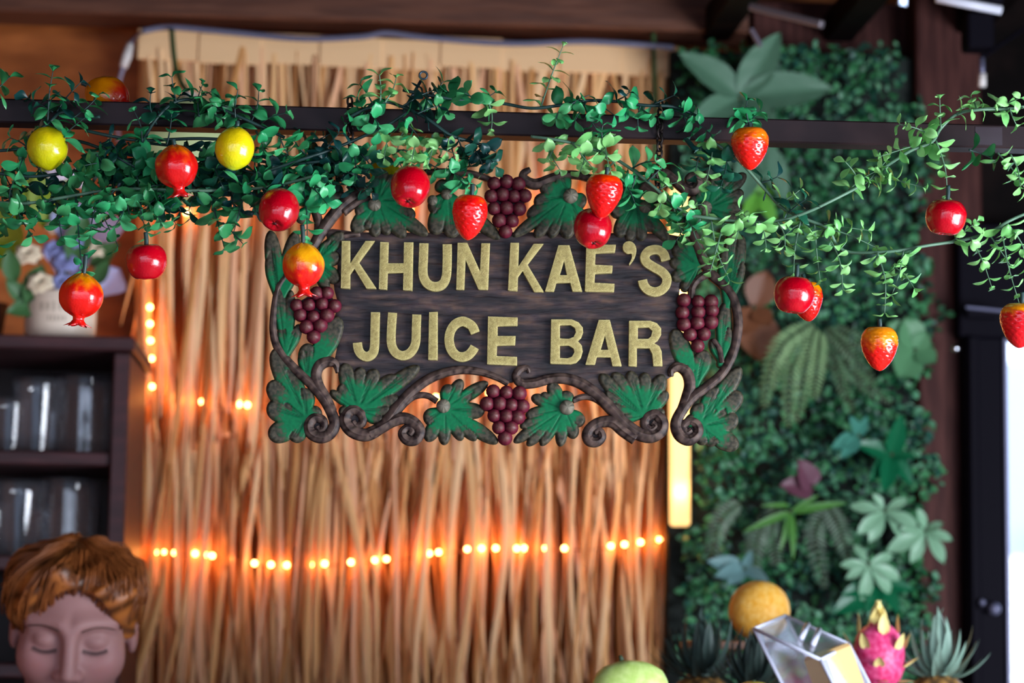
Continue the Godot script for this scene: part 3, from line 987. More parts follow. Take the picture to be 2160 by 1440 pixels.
func head_field(p: Vector3) -> float:
	# own axes of the head: origin between the ears at eye height, +z out of the face, +x to its left (the picture's right); metres
	var x := absf(p.x)
	var m := Vector3(x, p.y, p.z)
	var d := ellip(p, Vector3(0, 0.02, -0.014), Vector3(0.072, 0.077, 0.087))
	d = smin(d, ellip(p, Vector3(0, -0.035, 0.022), Vector3(0.062, 0.078, 0.062)), 0.03)
	d = smin(d, capsule(m, Vector3(0.036, -0.096, 0.028), Vector3(0.0, -0.106, 0.062), 0.02, 0.018), 0.03)      # jaw and chin
	d = smin(d, ellip(m, Vector3(0.042, -0.03, 0.052), Vector3(0.024, 0.024, 0.024)), 0.03)                       # cheek
	d = smin(d, capsule(m, Vector3(0.012, 0.022, 0.077), Vector3(0.052, 0.024, 0.056), 0.008, 0.007), 0.022)      # brow
	d = -smin(-d, ellip(m, Vector3(0.032, 0.002, 0.09), Vector3(0.021, 0.015, 0.018)), 0.02)                      # socket
	d = smin(d, ellip(m, Vector3(0.0315, 0.001, 0.0655), Vector3(0.0155, 0.0115, 0.0125)), 0.006)                 # lowered lid
	d = smin(d, capsule(m, Vector3(0.018, -0.0075, 0.072), Vector3(0.046, -0.006, 0.062), 0.0022, 0.0018), 0.004) # lid margin
	d = smin(d, capsule(p, Vector3(0, 0.014, 0.081), Vector3(0, -0.036, 0.099), 0.006, 0.0095), 0.014)            # nose
	d = smin(d, ellip(m, Vector3(0.0105, -0.041, 0.089), Vector3(0.0085, 0.0075, 0.01)), 0.007)                  # wing
	d = -smin(-d, ellip(m, Vector3(0.0065, -0.0475, 0.093), Vector3(0.0042, 0.004, 0.006)), 0.003)               # nostril
	d = smin(d, capsule(m, Vector3(0.0, -0.0665, 0.0855), Vector3(0.021, -0.0695, 0.073), 0.0052, 0.0025), 0.006) # upper lip
	d = smin(d, capsule(m, Vector3(0.0, -0.0775, 0.0845), Vector3(0.018, -0.0735, 0.074), 0.0062, 0.003), 0.006)  # lower lip
	d = smin(d, ellip(m, Vector3(0.077, -0.012, -0.008), Vector3(0.0085, 0.03, 0.017)), 0.008)                    # ear
	d = -smin(-d, ellip(m, Vector3(0.086, -0.006, -0.002), Vector3(0.005, 0.017, 0.009)), 0.006)
	return d

func hair_field(p: Vector3) -> float:
	var n := 0.0035 * sin(p.x * 150.0 + p.z * 60.0 + 4.0 * sin(p.y * 40.0)) + 0.0025 * sin(p.z * 190.0 + p.x * 90.0)
	var d := ellip(p, Vector3(0.0, 0.022, -0.02), Vector3(0.081, 0.08, 0.092)) + n
	d = smin(d, ellip(p, Vector3(0.042, 0.062, 0.012), Vector3(0.044, 0.032, 0.062)) + n, 0.03)
	d = smin(d, ellip(p, Vector3(-0.044, 0.055, 0.004), Vector3(0.04, 0.036, 0.062)) + n, 0.03)
	# the fringe: parted over the picture-left eye, swept down on both sides of the forehead
	d = smin(d, capsule(p, Vector3(-0.012, 0.082, 0.058), Vector3(0.064, 0.024, 0.046), 0.016, 0.009) + n * 0.6, 0.015)
	d = smin(d, capsule(p, Vector3(0.066, 0.05, 0.036), Vector3(0.076, 0.0, 0.016), 0.012, 0.006) + n * 0.6, 0.012)
	d = smin(d, capsule(p, Vector3(-0.02, 0.082, 0.052), Vector3(-0.068, 0.032, 0.04), 0.014, 0.009) + n * 0.6, 0.015)
	d = smin(d, capsule(p, Vector3(-0.07, 0.05, 0.034), Vector3(-0.077, -0.005, 0.014), 0.012, 0.006) + n * 0.6, 0.012)
	# leave the face and the neck free
	var face := ellip(p, Vector3(0.004, -0.02, 0.09), Vector3(0.062, 0.096, 0.07))
	d = maxf(d, -face - 0.0)
	d = maxf(d, -ellip(p, Vector3(0, -0.1, 0.05), Vector3(0.12, 0.085, 0.09)))
	return maxf(d, -0.1 - p.y)

func build_person():
	var at := P(148, 1350, -0.88)                                   # between the eyes
	var turn := Basis(Vector3.UP, 0.06) * Basis(Vector3.RIGHT, deg_to_rad(21.0)) * Basis(Vector3.BACK, -0.03)
	var hp := at - turn * Vector3(0.0, 0.004, 0.075)                # the head's own origin
	var feet := Vector3(hp.x, 0.0, hp.z - 0.1)
	var who := thing("person", "person with short ginger hair looking down beneath the glass shelf", "person", feet)
	var o := feet
	var skin := vcol(0.55)
	skin.subsurf_scatter_enabled = true
	skin.subsurf_scatter_strength = 0.12
	var inv := turn.transposed()
	var c_skin := lin(150, 108, 104)
	var neck0 := hp + turn * Vector3(0, -0.06, -0.035) - o
	var chest := Vector3(0, hp.y - 0.36, -0.01)
	var hip := Vector3(0, hp.y - 0.78, 0.0)
	var b := []
	for s in [-1.0, 1.0]:
		var sh := Vector3(0.17 * s, hp.y - 0.235, -0.02)
		var el := Vector3(0.23 * s, hp.y - 0.5, 0.03)
		var wr := Vector3(0.14 * s, hp.y - 0.56, 0.25)
		b.append_array([[sh, el, 0.046, 0.036], [el, wr, 0.036, 0.024], [Vector3(0.09 * s, hip.y, 0), Vector3(0.1 * s, hip.y * 0.53, 0.02), 0.085, 0.055], [Vector3(0.1 * s, hip.y * 0.53, 0.02), Vector3(0.1 * s, 0.07, -0.02), 0.055, 0.036], [Vector3(0.1 * s, 0.035, -0.03), Vector3(0.115 * s, 0.03, 0.14), 0.038, 0.03]])
	b.append_array([[chest + Vector3(-0.08, 0.06, 0), chest + Vector3(0.08, 0.06, 0), 0.105, 0.105], [chest, hip, 0.12, 0.125], [hip + Vector3(-0.06, -0.02, 0), hip + Vector3(0.06, -0.02, 0), 0.115, 0.115], [chest + Vector3(0, 0.13, -0.01), neck0, 0.06, 0.052]])
	var body_field := func(p: Vector3) -> float:
		var d := 1.0
		for q in b: d = smin(d, capsule(p, q[0], q[1], q[2], q[3]), 0.05)
		return d
	var dark := lin(34, 32, 38)
	var st := SurfaceTool.new()
	var collar := hp.y - 0.15
	var body := nets(body_field, Vector3(-0.34, -0.03, -0.2), Vector3(0.34, hp.y - 0.08, 0.36), 0.014, func(p: Vector3) -> Color: return c_skin)
	var head := nets(head_field, Vector3(-0.1, -0.14, -0.12), Vector3(0.1, 0.14, 0.125), 0.003, func(p: Vector3) -> Color:
		var c := c_skin
		var lip := exp(-pow((p.y + 0.072) / 0.008, 2.0) - pow(p.x / 0.02, 2.0)) if p.z > 0.06 else 0.0
		var x := absf(p.x)
		var blush := exp(-pow((x - 0.042) / 0.02, 2.0) - pow((p.y + 0.032) / 0.02, 2.0)) if p.z > 0.0 else 0.0
		return c.lerp(lin(176, 92, 92), clampf(lip * 0.8 + blush * 0.18, 0, 1)))
	# head, hands and body in one surface
	st.begin(Mesh.PRIMITIVE_TRIANGLES)
	st.append_from(body, 0, Transform3D())
	st.append_from(head, 0, Transform3D(turn, hp - o))
	for s in [-1.0, 1.0]:
		var wr := Vector3(0.14 * s, hp.y - 0.56, 0.25)
		var hand := func(p: Vector3) -> float:
			var d := ellip(p, Vector3(0, -0.006, 0.05), Vector3(0.038, 0.014, 0.045))
			d = smin(d, capsule(p, Vector3(0, 0, -0.02), Vector3(0, 0, 0.03), 0.024, 0.026), 0.02)
			for f in 4:
				var fx := -0.029 + 0.0195 * f
				var ln: float = [0.062, 0.075, 0.08, 0.068][f]
				var k := Vector3(fx * 1.1, -0.014, 0.085 + ln * 0.45)
				d = smin(d, capsule(p, Vector3(fx, -0.004, 0.08), k, 0.009, 0.0085), 0.005)
				d = smin(d, capsule(p, k, Vector3(fx * 1.15, -0.04, 0.085 + ln * 0.75), 0.0085, 0.0075), 0.004)
			d = smin(d, capsule(p, Vector3(-0.03 * s, -0.008, 0.03), Vector3(-0.058 * s, -0.02, 0.075), 0.011, 0.009), 0.01)
			return d
		st.append_from(nets(hand, Vector3(-0.08, -0.06, -0.06), Vector3(0.08, 0.03, 0.17), 0.0035, func(p: Vector3) -> Color: return c_skin), 0, Transform3D(Basis(Vector3.UP, -0.2 * s), wr))
	put("body", st.commit(), skin, who)
	# clothes: a dark shirt a little proud of the trunk and arms, trousers, shoes
	var cloth := func(p: Vector3) -> float:
		var d := 1.0
		for i in b.size():
			if i in [2, 3, 4, 7, 8, 9]: continue
			d = smin(d, capsule(p, b[i][0], b[i][1], b[i][2] + 0.012, b[i][3] + 0.012), 0.05)
		d = maxf(d, -(p.y - (hip.y - 0.1)))
		d = maxf(d, p.z - 0.19)
		d = maxf(d, (p - neck0).dot(Vector3(0, 0.9, 0.35)) + 0.07)
		return d
	var legs := func(p: Vector3) -> float:
		var d := 1.0
		for i in [2, 3, 7, 8, 12]: d = smin(d, capsule(p, b[i][0], b[i][1], b[i][2] + 0.01, b[i][3] + 0.012), 0.05)
		return maxf(maxf(d, 0.06 - p.y), p.y - hip.y - 0.06)
	put("shirt", nets(cloth, Vector3(-0.34, hip.y - 0.2, -0.2), Vector3(0.34, hp.y - 0.05, 0.36), 0.014, func(p: Vector3) -> Color: return dark), vcol(0.8), who)
	put("trousers", nets(legs, Vector3(-0.3, -0.02, -0.2), Vector3(0.3, hip.y + 0.12, 0.3), 0.016, func(p: Vector3) -> Color: return lin(40, 42, 56)), vcol(0.8), who)
	# hair
	var hair_m := vcol(0.42)
	var hair := put("hair", nets(hair_field, Vector3(-0.125, -0.12, -0.15), Vector3(0.125, 0.17, 0.12), 0.0035, func(p: Vector3) -> Color:
		var t := 0.5 + 0.5 * sin(p.x * 130.0 + 30.0 * p.z + 5.0 * sin(p.y * 60.0))
		return lin(74, 40, 20).lerp(lin(156, 90, 42), t)), hair_m, who, Transform3D(turn, hp - o))
	# loose locks over it, from the crown outward
	var lk := st_new()
	for i in 420:
		var a := rng.randf() * TAU
		var p0 := Vector3(-0.02 + 0.02 * cos(a), 0.095, -0.03 + 0.02 * sin(a))
		var path := PackedVector3Array()
		var spread := rng.randf_range(0.7, 1.25)
		var lift := rng.randf_range(0.0, 0.006)
		for k in 9:
			var u := k / 8.0 * spread
			var d := Vector3(sin(u * 1.5) * cos(a + 0.35 * u), cos(u * 1.5), sin(u * 1.5) * sin(a + 0.35 * u))
			var q := Vector3(0.0, 0.022, -0.02) + Vector3(d.x * 0.082, d.y * 0.081, d.z * 0.093)
			if hair_field(q) > 0.016: break
			for it in 2: q -= d * (hair_field(q) - lift - 0.001)
			path.append(q)
		if path.size() > 3: add_tube(lk, path, [0.0011], 4)
	var locks := put("lock", done(lk), mat(rc(128, 70, 32), 0.4), hair)
	locks.set_meta("kind", "stuff")
	# eyebrows and lashes
	for s in [-1.0, 1.0]:
		var brow := st_new()
		for i in 26:
			var t := i / 25.0
			var q := Vector3(s * lerpf(0.014, 0.053, t), 0.019 + 0.006 * sin(t * 2.6) - 0.004 * t, 0.0)
			q.z = 0.1
			for it in 12: q.z -= head_field(q) * 0.8
			add_tube(brow, PackedVector3Array([q, q + Vector3(s * 0.005, 0.0022 - 0.003 * t, 0.0012)]), [0.0009, 0.0004], 4)
		put("eyebrow", done(brow), mat(rc(60, 38, 28), 0.6), who, Transform3D(turn, hp - o)).set_meta("kind", "stuff")
		var lash := st_new()
		var edge: Array = []
		for i in 17:
			var t := i / 16.0
			var q := Vector3(s * lerpf(0.017, 0.0475, t), -0.0085 - 0.0035 * sin(t * PI), 0.1)
			for it in 12: q.z -= head_field(q) * 0.8
			edge.append(q)
			add_tube(lash, PackedVector3Array([q, q + Vector3(s * 0.001 * (t - 0.3), -0.004, 0.0045)]), [0.0006, 0.0002], 4)
		add_tube(lash, PackedVector3Array(edge), [0.0009], 5)
		put("eyelash", done(lash), mat(rc(28, 20, 20), 0.6), who, Transform3D(turn, hp - o)).set_meta("kind", "stuff")

# ---------------------------------------------------------------- counter with fruit and an acrylic box

func ball(parent: Node3D, called: String, r: Vector3, m: Material, bump := 0.0, seg := 40) -> MeshInstance3D:
	var rows: Array = []
	var n := FastNoiseLite.new()
	n.frequency = 2.0
	for i in seg / 2 + 1:
		var a := -PI / 2 + PI * i / (seg / 2.0)
		var row := PackedVector3Array()
		for k in seg:
			var b := TAU * k / seg
			var d := Vector3(cos(a) * cos(b), sin(a), cos(a) * sin(b))
			row.append(d * r * (1.0 + bump * n.get_noise_3d(d.x, d.y, d.z)))
		rows.append(row)
	var st := st_new()
	rows_mesh(st, rows, true, true)
	return put(called, done(st), m, parent)

func pineapple(label: String, base: Vector3, h: float, r: float, crown: float, m_leaf: Material):
	var t := thing("pineapple", label, "pineapple", base, "pineapples on the counter")
	var st := st_new()
	var rows: Array = []
	var cols: Array = []
	var nv := 44
	var nu := 64
	for i in nv + 1:
		var v := float(i) / nv
		var row := PackedVector3Array()
		var cr := PackedColorArray()
		for k in nu:
			var u := float(k) / nu
			var s := absf(sin(PI * (u * 8.0 + v * 5.0))) * absf(sin(PI * (u * 8.0 - v * 5.0)))
			var rad := r * pow(maxf(sin(PI * clampf(v * 0.94 + 0.03, 0, 1)), 0.0), 0.45) * (0.93 + 0.08 * s)
			if i == 0 or i == nv: rad *= 0.3
			row.append(Vector3(cos(TAU * u) * rad, v * h, sin(TAU * u) * rad))
			cr.append(lin(70, 52, 34).lerp(lin(176, 130, 70), s))
		rows.append(row)
		cols.append(cr)
	rows_mesh(st, rows, true, true, cols)
	put("body", done(st), M.vpaint, t)
	var lm := leaf_mesh(0.16, 0.5, 0.9, 0.3, 9, 3)
	var c := put("crown_core", lathe([[0.0, 0.0], [r * 0.3, 0.0], [r * 0.2, crown * 0.3], [0.0, crown * 0.4]], 12), m_leaf, t, Transform3D(Basis(), Vector3(0, h * 0.97, 0)))
	for ring in 5:
		var n := 10 - ring
		for i in n:
			var a := TAU * i / n + ring * 0.37
			var tilt: float = [1.5, 1.25, 0.95, 0.6, 0.25][ring] + rng.randf_range(-0.1, 0.1)
			var d := Vector3(sin(tilt) * cos(a), cos(tilt), sin(tilt) * sin(a))
			var face := Vector3(-cos(a) * cos(tilt), sin(tilt), -sin(a) * cos(tilt))
			put("leaf", lm, m_leaf, c, aim(Vector3(cos(a) * r * 0.18, ring * crown * 0.06, sin(a) * r * 0.18), d, -face, crown * rng.randf_range(0.8, 1.05)))
	return t

func build_counter():
	M.vpaint = vcol(0.55)
	var z := -0.72
	var topy := 1.41
	var cm := grained(rc(92, 60, 44), rc(120, 82, 60), 0.45, Vector3(2, 8, 8), 31, 0.015)
	var ct := thing("counter", "brown wooden counter carrying the pineapples, fruit and acrylic box", "counter", Vector3(0.55, 0, -0.75))
	put("top_board", box(Vector3(0, topy - 0.015, 0), Vector3(1.1, 0.03, 0.9), 0.004), cm, ct)
	put("front_panel", box(Vector3(0, topy / 2 - 0.015, 0.42), Vector3(1.06, topy - 0.03, 0.02), 0.003), cm, ct)
	for s in [-1.0, 1.0]: put("side_panel", box(Vector3(0.52 * s, topy / 2 - 0.015, 0), Vector3(0.02, topy - 0.03, 0.84), 0.003), cm, ct)
	# round orange fruit on a low stand of its own (a stacked crate)
	var oz := -1.0
	var os := scale_at(oz)
	var oc := P(1602, 1288, oz)
	var orr := 65.0 * os
	var crate := thing("wooden_crate", "low wooden crate carrying the round orange fruit behind the acrylic box", "crate", Vector3(oc.x, topy, oz))
	var ch := oc.y - orr * 0.98 - topy
	for i in 3: put("slat", box(Vector3(0, ch - 0.006, -0.05 + 0.05 * i), Vector3(0.2, 0.012, 0.04), 0.002), cm, crate)
	for s in [-1.0, 1.0]: put("end_panel", box(Vector3(0.085 * s, (ch - 0.012) / 2, 0), Vector3(0.012, ch - 0.012, 0.14), 0.002), cm, crate)
	var om := grained(rc(246, 172, 50), rc(255, 205, 112), 0.5, Vector3(9, 9, 9), 41, 0.02, 0.05)
	var og := thing("melon", "round orange yellow fruit rising behind the acrylic box", "fruit", oc)
	ball(og, "body", Vector3(orr, orr * 0.98, orr), om, 0.03)
	put("stem_scar", lathe([[0.0, orr * 0.97], [0.006, orr * 0.965], [0.005, orr * 0.99], [0.0, orr * 0.995]], 12), M.plant_stem, og)
	# pineapples
	var spiky := leafy(rc(58, 76, 70), 0.5, 0.15)
	var spiky2 := leafy(rc(122, 150, 134), 0.5, 0.2)
	for q in [[1480, 1418, -0.85, "pineapple with a dark spiky crown at the foot of the straw curtain", 0, 0.078], [1588, 1436, -0.72, "pineapple in front of the round orange fruit, left of the acrylic box", 0, 0.066], [1978, 1416, -0.85, "pineapple with a pale grey green crown beside the dragon fruit", 1, 0.075]]:
		var cp := P(q[0], q[1], q[2])
		var h: float = maxf(cp.y - topy - 0.004, 0.06)
		pineapple(q[3], Vector3(cp.x, topy + 0.0005, q[2]), h, 0.05, q[5], spiky if q[4] == 0 else spiky2)
	# dragon fruit
	var dz := -0.8
	var dc := P(1853, 1385, dz)
	var ds := scale_at(dz)
	var dr := Vector3(56 * ds, 74 * ds, 56 * ds)
	var df := thing("dragon_fruit", "pink dragon fruit with yellow green scales beside the acrylic box", "dragon fruit", dc)
	ball(df, "body", dr, grained(rc(206, 40, 96), rc(244, 110, 158), 0.4, Vector3(10, 10, 10), 43, 0.02), 0.06)
	var scale := leaf_mesh(0.55, 0.3, -0.5, 0.3, 7, 4)
	var sm := leafy(rc(232, 214, 140), 0.5, 0.2)
	for ring in 5:
		var n: int = [4, 5, 5, 4, 4][ring]
		for i in n:
			var a := TAU * i / n + ring * 0.5
			var el: float = [-0.8, -0.3, 0.2, 0.7, 1.2][ring]
			var d := Vector3(cos(el) * cos(a), sin(el), cos(el) * sin(a))
			var up := Vector3(-sin(el) * cos(a), cos(el), -sin(el) * sin(a))
			put("scale", scale, sm, df, aim(d * dr * 0.97, up + d * 0.55, d, [0.024, 0.026, 0.026, 0.028, 0.036][ring]))
	var stand := put("fruit_bowl", lathe([[0.0, 0.0], [0.04, 0.0], [0.05, dc.y - dr.y * 0.9 - topy], [0.046, dc.y - dr.y * 0.9 - topy], [0.036, 0.006], [0.0, 0.006]], 24), mat(rc(200, 190, 170), 0.5), null, Transform3D(Basis(), Vector3(dc.x, topy + 0.0005, dz)))
	tag(stand, "small pale bowl under the pink dragon fruit", "bowl")
	# mangoes at the lower edge
	var mz := -0.42
	var ms := scale_at(mz)
	var mc := P(1330, 1446, mz)
	var mg := thing("mango", "pale green mango at the bottom below the straw curtain", "mango", mc)
	ball(mg, "body", Vector3(80 * ms, 54 * ms, 54 * ms), grained(rc(164, 190, 96), rc(192, 212, 130), 0.4, Vector3(8, 8, 8), 45, 0.02), 0.05)
	put("stem", tube(PackedVector3Array([Vector3(-0.01, 54 * ms * 0.97, 0), Vector3(-0.012, 54 * ms + 0.005, 0)]), [0.003, 0.002], 8), M.plant_stem, mg)
	var m2z := -0.45
	var m2 := thing("mango", "olive yellow fruit barely showing under the acrylic box", "mango", P(1590, 1484, m2z))
	var m2s := scale_at(m2z)
	ball(m2, "body", Vector3(56 * m2s, 48 * m2s, 48 * m2s), mat(rc(170, 150, 60), 0.4), 0.05)
	put("stem", tube(PackedVector3Array([Vector3(0, 46 * m2s, 0), Vector3(0, 50 * m2s, 0)]), [0.003, 0.002], 8), M.plant_stem, m2)
	var tray := thing("fruit_tray", "shallow woven tray under the mangoes at the counter's front", "tray", Vector3((mc.x + m2.position.x) / 2, topy, -0.43))
	var th: float = mc.y - 54 * ms - topy
	put("deck", box(Vector3(0, th - 0.004, 0), Vector3(0.36, 0.008, 0.16), 0.002), cm, tray)
	for s in [-1.0, 1.0]: put("foot", box(Vector3(0.15 * s, (th - 0.008) / 2, 0), Vector3(0.02, th - 0.008, 0.14), 0.002), cm, tray)
	# clear acrylic box with two pale handles, leaning to one side
	var acr := mat(Color(0.86, 0.88, 0.96, 0.07), 0.1)
	acr.transparency = BaseMaterial3D.TRANSPARENCY_ALPHA
	acr.cull_mode = BaseMaterial3D.CULL_DISABLED
	var edge_m := mat(rc(206, 208, 226), 0.25)
	var a := P(1591, 1326, -0.55)
	var b := P(1731, 1391, -0.48)
	var c := P(1791, 1359, -0.62)
	var d := a + (c - b)
	var down := (P(1655, 1452, -0.55) - a)
	var ab := thing("acrylic_box", "leaning clear acrylic box with two pale handles and tan paper inside", "acrylic box", a)
	down *= 1.35
	var cor := [Vector3.ZERO, b - a, c - a, d - a]
	var faces := [["lid", cor[0], cor[1], cor[2], cor[3]], ["panel", cor[0], cor[1], cor[1] + down, cor[0] + down], ["panel", cor[1], cor[2], cor[2] + down, cor[1] + down], ["panel", cor[2], cor[3], cor[3] + down, cor[2] + down], ["panel", cor[3], cor[0], cor[0] + down, cor[3] + down]]
	for f in faces:
		var st := st_new()
		st.set_smooth_group(-1)
		var nn: Vector3 = ((f[2] - f[1]) as Vector3).cross(f[3] - f[1]).normalized() * 0.0012
		var mid: Vector3 = (f[1] + f[3]) / 2.0
		quad_out(st, f[1] + nn, f[2] + nn, f[3] + nn, f[4] + nn, mid)
		quad_out(st, f[1] - nn, f[2] - nn, f[3] - nn, f[4] - nn, mid)
		put(f[0], done(st), acr, ab)
	for i in 4:
		put("edge", tube(PackedVector3Array([cor[i], cor[(i + 1) % 4]]), [0.0022], 8), edge_m, ab)
		put("edge", tube(PackedVector3Array([cor[i], cor[i] + down]), [0.0022], 8), edge_m, ab)
	var u: Vector3 = (b - a)
	var v: Vector3 = (d - a)
	var up := u.cross(v).normalized()
	if up.y < 0.0: up = -up
	for k in [0.5, 0.68]:
		var p0: Vector3 = u * (k - 0.12) + v * 0.92 + up * 0.004
		var p1: Vector3 = u * (k + 0.06) + v * 0.3 + up * 0.004
		put("handle", tube(PackedVector3Array([p0, p1]), [0.0035], 10), edge_m, ab)
	put("paper", box(u * 0.74 + v * 0.5 + down * 0.5, Vector3(0.045, 0.085, 0.045), 0.004, Basis(Vector3.BACK, 0.35) * Basis(Vector3.UP, 0.6)), mat(rc(216, 176, 116), 0.7), ab)
	var wedge := thing("box_stand", "small wooden stand under the leaning acrylic box", "stand", Vector3(((a + b + c) / 3.0 + down).x, topy, -0.55))
	put("base", box(Vector3(0, 0.006, 0), Vector3(0.1, 0.012, 0.08), 0.002), cm, wedge)

# ---------------------------------------------------------------- steel rail, chains, carved sign

func build_rail():
	var a := P(-420, 224, 0.0)
	var b := P(2560, 300, 0.0)
	var y := (P(200, 238, 0.0).y + P(1960, 284, 0.0).y) / 2.0
	var tilt := (P(1960, 284, 0.0).y - P(200, 238, 0.0).y) / (P(1960, 284, 0.0).x - P(200, 238, 0.0).x)
	M.rail_y = y
	M.rail_tilt = tilt
	var mid := Vector3((P(200, 238, 0.0).x + P(1960, 284, 0.0).x) / 2.0, y, -0.012)
	var r := thing("steel_rail", "dark brown square steel rail crossing the whole picture above the sign", "rail", mid)
	var turn := Basis(Vector3.BACK, atan(tilt))
	put("bar", box(Vector3.ZERO, Vector3(b.x - a.x, 0.0235, 0.026), 0.0015, turn), M.steel, r)
	for s in [-1.0, 1.0]:                                              # hangers up to the ceiling, outside the picture
		var x: float = s * (b.x - a.x) * 0.46
		put("hanger", bar(turn * Vector3(x, 0.01, 0), turn * Vector3(x, 0, 0) + Vector3(0, 3.08 - y, 0), 0.02, 0.02), M.steel, r)
	# bare patch where the old tape was
	put("tape_patch", box(turn * Vector3(P(2085, 290, 0).x - mid.x, 0.0, 0.0131), Vector3(0.027, 0.018, 0.0006), 0.0001, turn), mat(rc(48, 38, 44), 0.4), r)
	# chain from the rail to the sign
	chain("rusty steel chain holding the sign's upper right corner to the rail", 1394, 222, 1388, 396)
	chain("rusty steel chain hidden in the leaves over the sign's upper left", 738, 214, 742, 404)
	var hook := thing("eye_hook", "thin metal rod ending in a small ring above the rail", "hook", P(893, 160, 0.016))
	put("rod", tube(PackedVector3Array([P(888, 170, 0.016) - hook.position, P(850, 236, 0.01) - hook.position]), [0.0016], 8), mat(rc(60, 72, 80), 0.4, 0.5), hook)
	var ring := TorusMesh.new()
	ring.inner_radius = 0.0026
	ring.outer_radius = 0.0048
	ring.rings = 20
	ring.ring_segments = 8
	put("ring", ring, mat(rc(60, 72, 80), 0.4, 0.5), hook, Transform3D(Basis(Vector3.RIGHT, PI / 2), Vector3(0, 0.0005, 0)))

func chain(label: String, x0: float, y0: float, x1: float, y1: float):
	var a := P(x0, y0, 0.006)
	var b := P(x1, y1, 0.002)
	var c := thing("chain", label, "chain", a, "chains carrying the sign")
	var n := int(a.distance_to(b) / 0.0064)
	var oval := PackedVector3Array()
	for i in 17:
		var t := TAU * i / 16.0
		oval.append(Vector3(cos(t) * 0.0032, sin(t) * 0.0046, 0))
	var link := tube(oval, [0.0012], 6)
	for i in n + 1:
		var t := float(i) / n
		put("link", link, M.chain, c, Transform3D(Basis(Vector3.UP, PI / 4 + (PI / 2 if i % 2 else 0.0)), (b - a) * t))

# --- carved reliefs: polygons given by their places in the photograph, in the sign's plane

func along(poly: PackedVector2Array, step: float) -> PackedVector2Array:
	var out := PackedVector2Array()
	var n := poly.size()
	for i in n:
		var a := poly[i]
		var b := poly[(i + 1) % n]
		var m := maxi(1, int(round(a.distance_to(b) / step)))
		for k in m: out.append(a.lerp(b, float(k) / m))
	return out

func relief(polys: Array, height: Callable, color: Callable, back: float, step: float, inner := 1.25) -> ArrayMesh:
	# polys: outline first, then holes. height(point, distance to the outline) and back count in photograph pixels
	var loops: Array = []
	var pts := PackedVector2Array()
	for q in polys:
		var l := along(q, step)
		loops.append(l)
		pts.append_array(l)
	var nb := pts.size()
	var lo := pts[0]
	var hi := pts[0]
	for p in pts:
		lo = lo.min(p)
		hi = hi.max(p)
	var bins := {}
	for p in pts:
		var kb := Vector2i((p / 12.0).floor())
		if not bins.has(kb): bins[kb] = PackedVector2Array()
		bins[kb].append(p)
	var dist := PackedFloat32Array()
	dist.resize(nb)
	dist.fill(0.0)
	var g := step * inner
	var row := 0
	var y := lo.y
	while y < hi.y:
		var x := lo.x + (g * 0.5 if row % 2 else 0.0)
		while x < hi.x:
			var p := Vector2(x, y)
			if inside_of(p, loops):
				var d := 144.0
				var kb := Vector2i((p / 12.0).floor())
				for dj in [-1, 0, 1]:
					for di in [-1, 0, 1]:
						var near = bins.get(kb + Vector2i(di, dj))
						if near != null:
							for e in near: d = minf(d, p.distance_squared_to(e))
				d = sqrt(d)
				if d > step * 0.6:
					pts.append(p + Vector2(0.01 * sin(x * 3.1), 0.01 * sin(y * 2.3)))
					dist.append(d)
			x += g
		y += g * 0.87
		row += 1
	var idx := Geometry2D.triangulate_delaunay(pts)
	var st := st_new()
	var top := PackedVector3Array()
	var cols := PackedColorArray()
	for i in pts.size():
		top.append(S(pts[i], height.call(pts[i], dist[i])))
		cols.append(color.call(pts[i], dist[i]))
	var bot := PackedVector3Array()
	for i in nb: bot.append(S(pts[i], back))
	for i in range(0, idx.size(), 3):
		var a := idx[i]
		var b := idx[i + 1]
		var c := idx[i + 2]
		if not inside_of((pts[a] + pts[b] + pts[c]) / 3.0, loops): continue
		if (pts[b] - pts[a]).cross(pts[c] - pts[a]) < 0.0:
			var k := b
			b = c
			c = k
		for v in [a, b, c]:
			st.set_color(cols[v])
			st.add_vertex(top[v])
	st.set_smooth_group(1)
	if loops.size() == 1:                                   # the flat back
		var flat := Geometry2D.triangulate_polygon(loops[0])
		for i in range(0, flat.size(), 3):
			var q := [flat[i], flat[i + 1], flat[i + 2]]
			if (pts[q[1]] - pts[q[0]]).cross(pts[q[2]] - pts[q[0]]) > 0.0: q.reverse()
			for v in q:
				st.set_color(cols[0])
				st.add_vertex(bot[v])
	st.set_smooth_group(2)
	var first := 0
	for l in loops:
		var n: int = l.size()
		var area := 0.0
		for i in n: area += (l[i] as Vector2).cross(l[(i + 1) % n])
		var is_hole: bool = loops.find(l) > 0
		for i in n:
			var a := first + i
			var b := first + (i + 1) % n
			var flip := (area > 0.0) == is_hole
			var q := [top[a], bot[a], bot[b], top[a], bot[b], top[b]]
			var cq := [cols[a], cols[a], cols[b], cols[a], cols[b], cols[b]]
			if not flip:
				q = [top[a], bot[b], bot[a], top[a], top[b], bot[b]]
				cq = [cols[a], cols[b], cols[a], cols[a], cols[b], cols[b]]
			for k in 6:
				st.set_color(cq[k])
				st.add_vertex(q[k])
		first += n
	return done(st)

func inside_of(p: Vector2, loops: Array) -> bool:
	if not Geometry2D.is_point_in_polygon(p, loops[0]): return false
	for i in range(1, loops.size()):
		if Geometry2D.is_point_in_polygon(p, loops[i]): return false
	return true

func S(p: Vector2, h: float) -> Vector3:                  # a point of the sign: its place in the photograph, and its height over the board in pixels
	return P(p.x, p.y, 0.0) + Vector3(0, 0, h * PX) - sign_at

var sign_at := Vector3.ZERO
var patina: FastNoiseLite

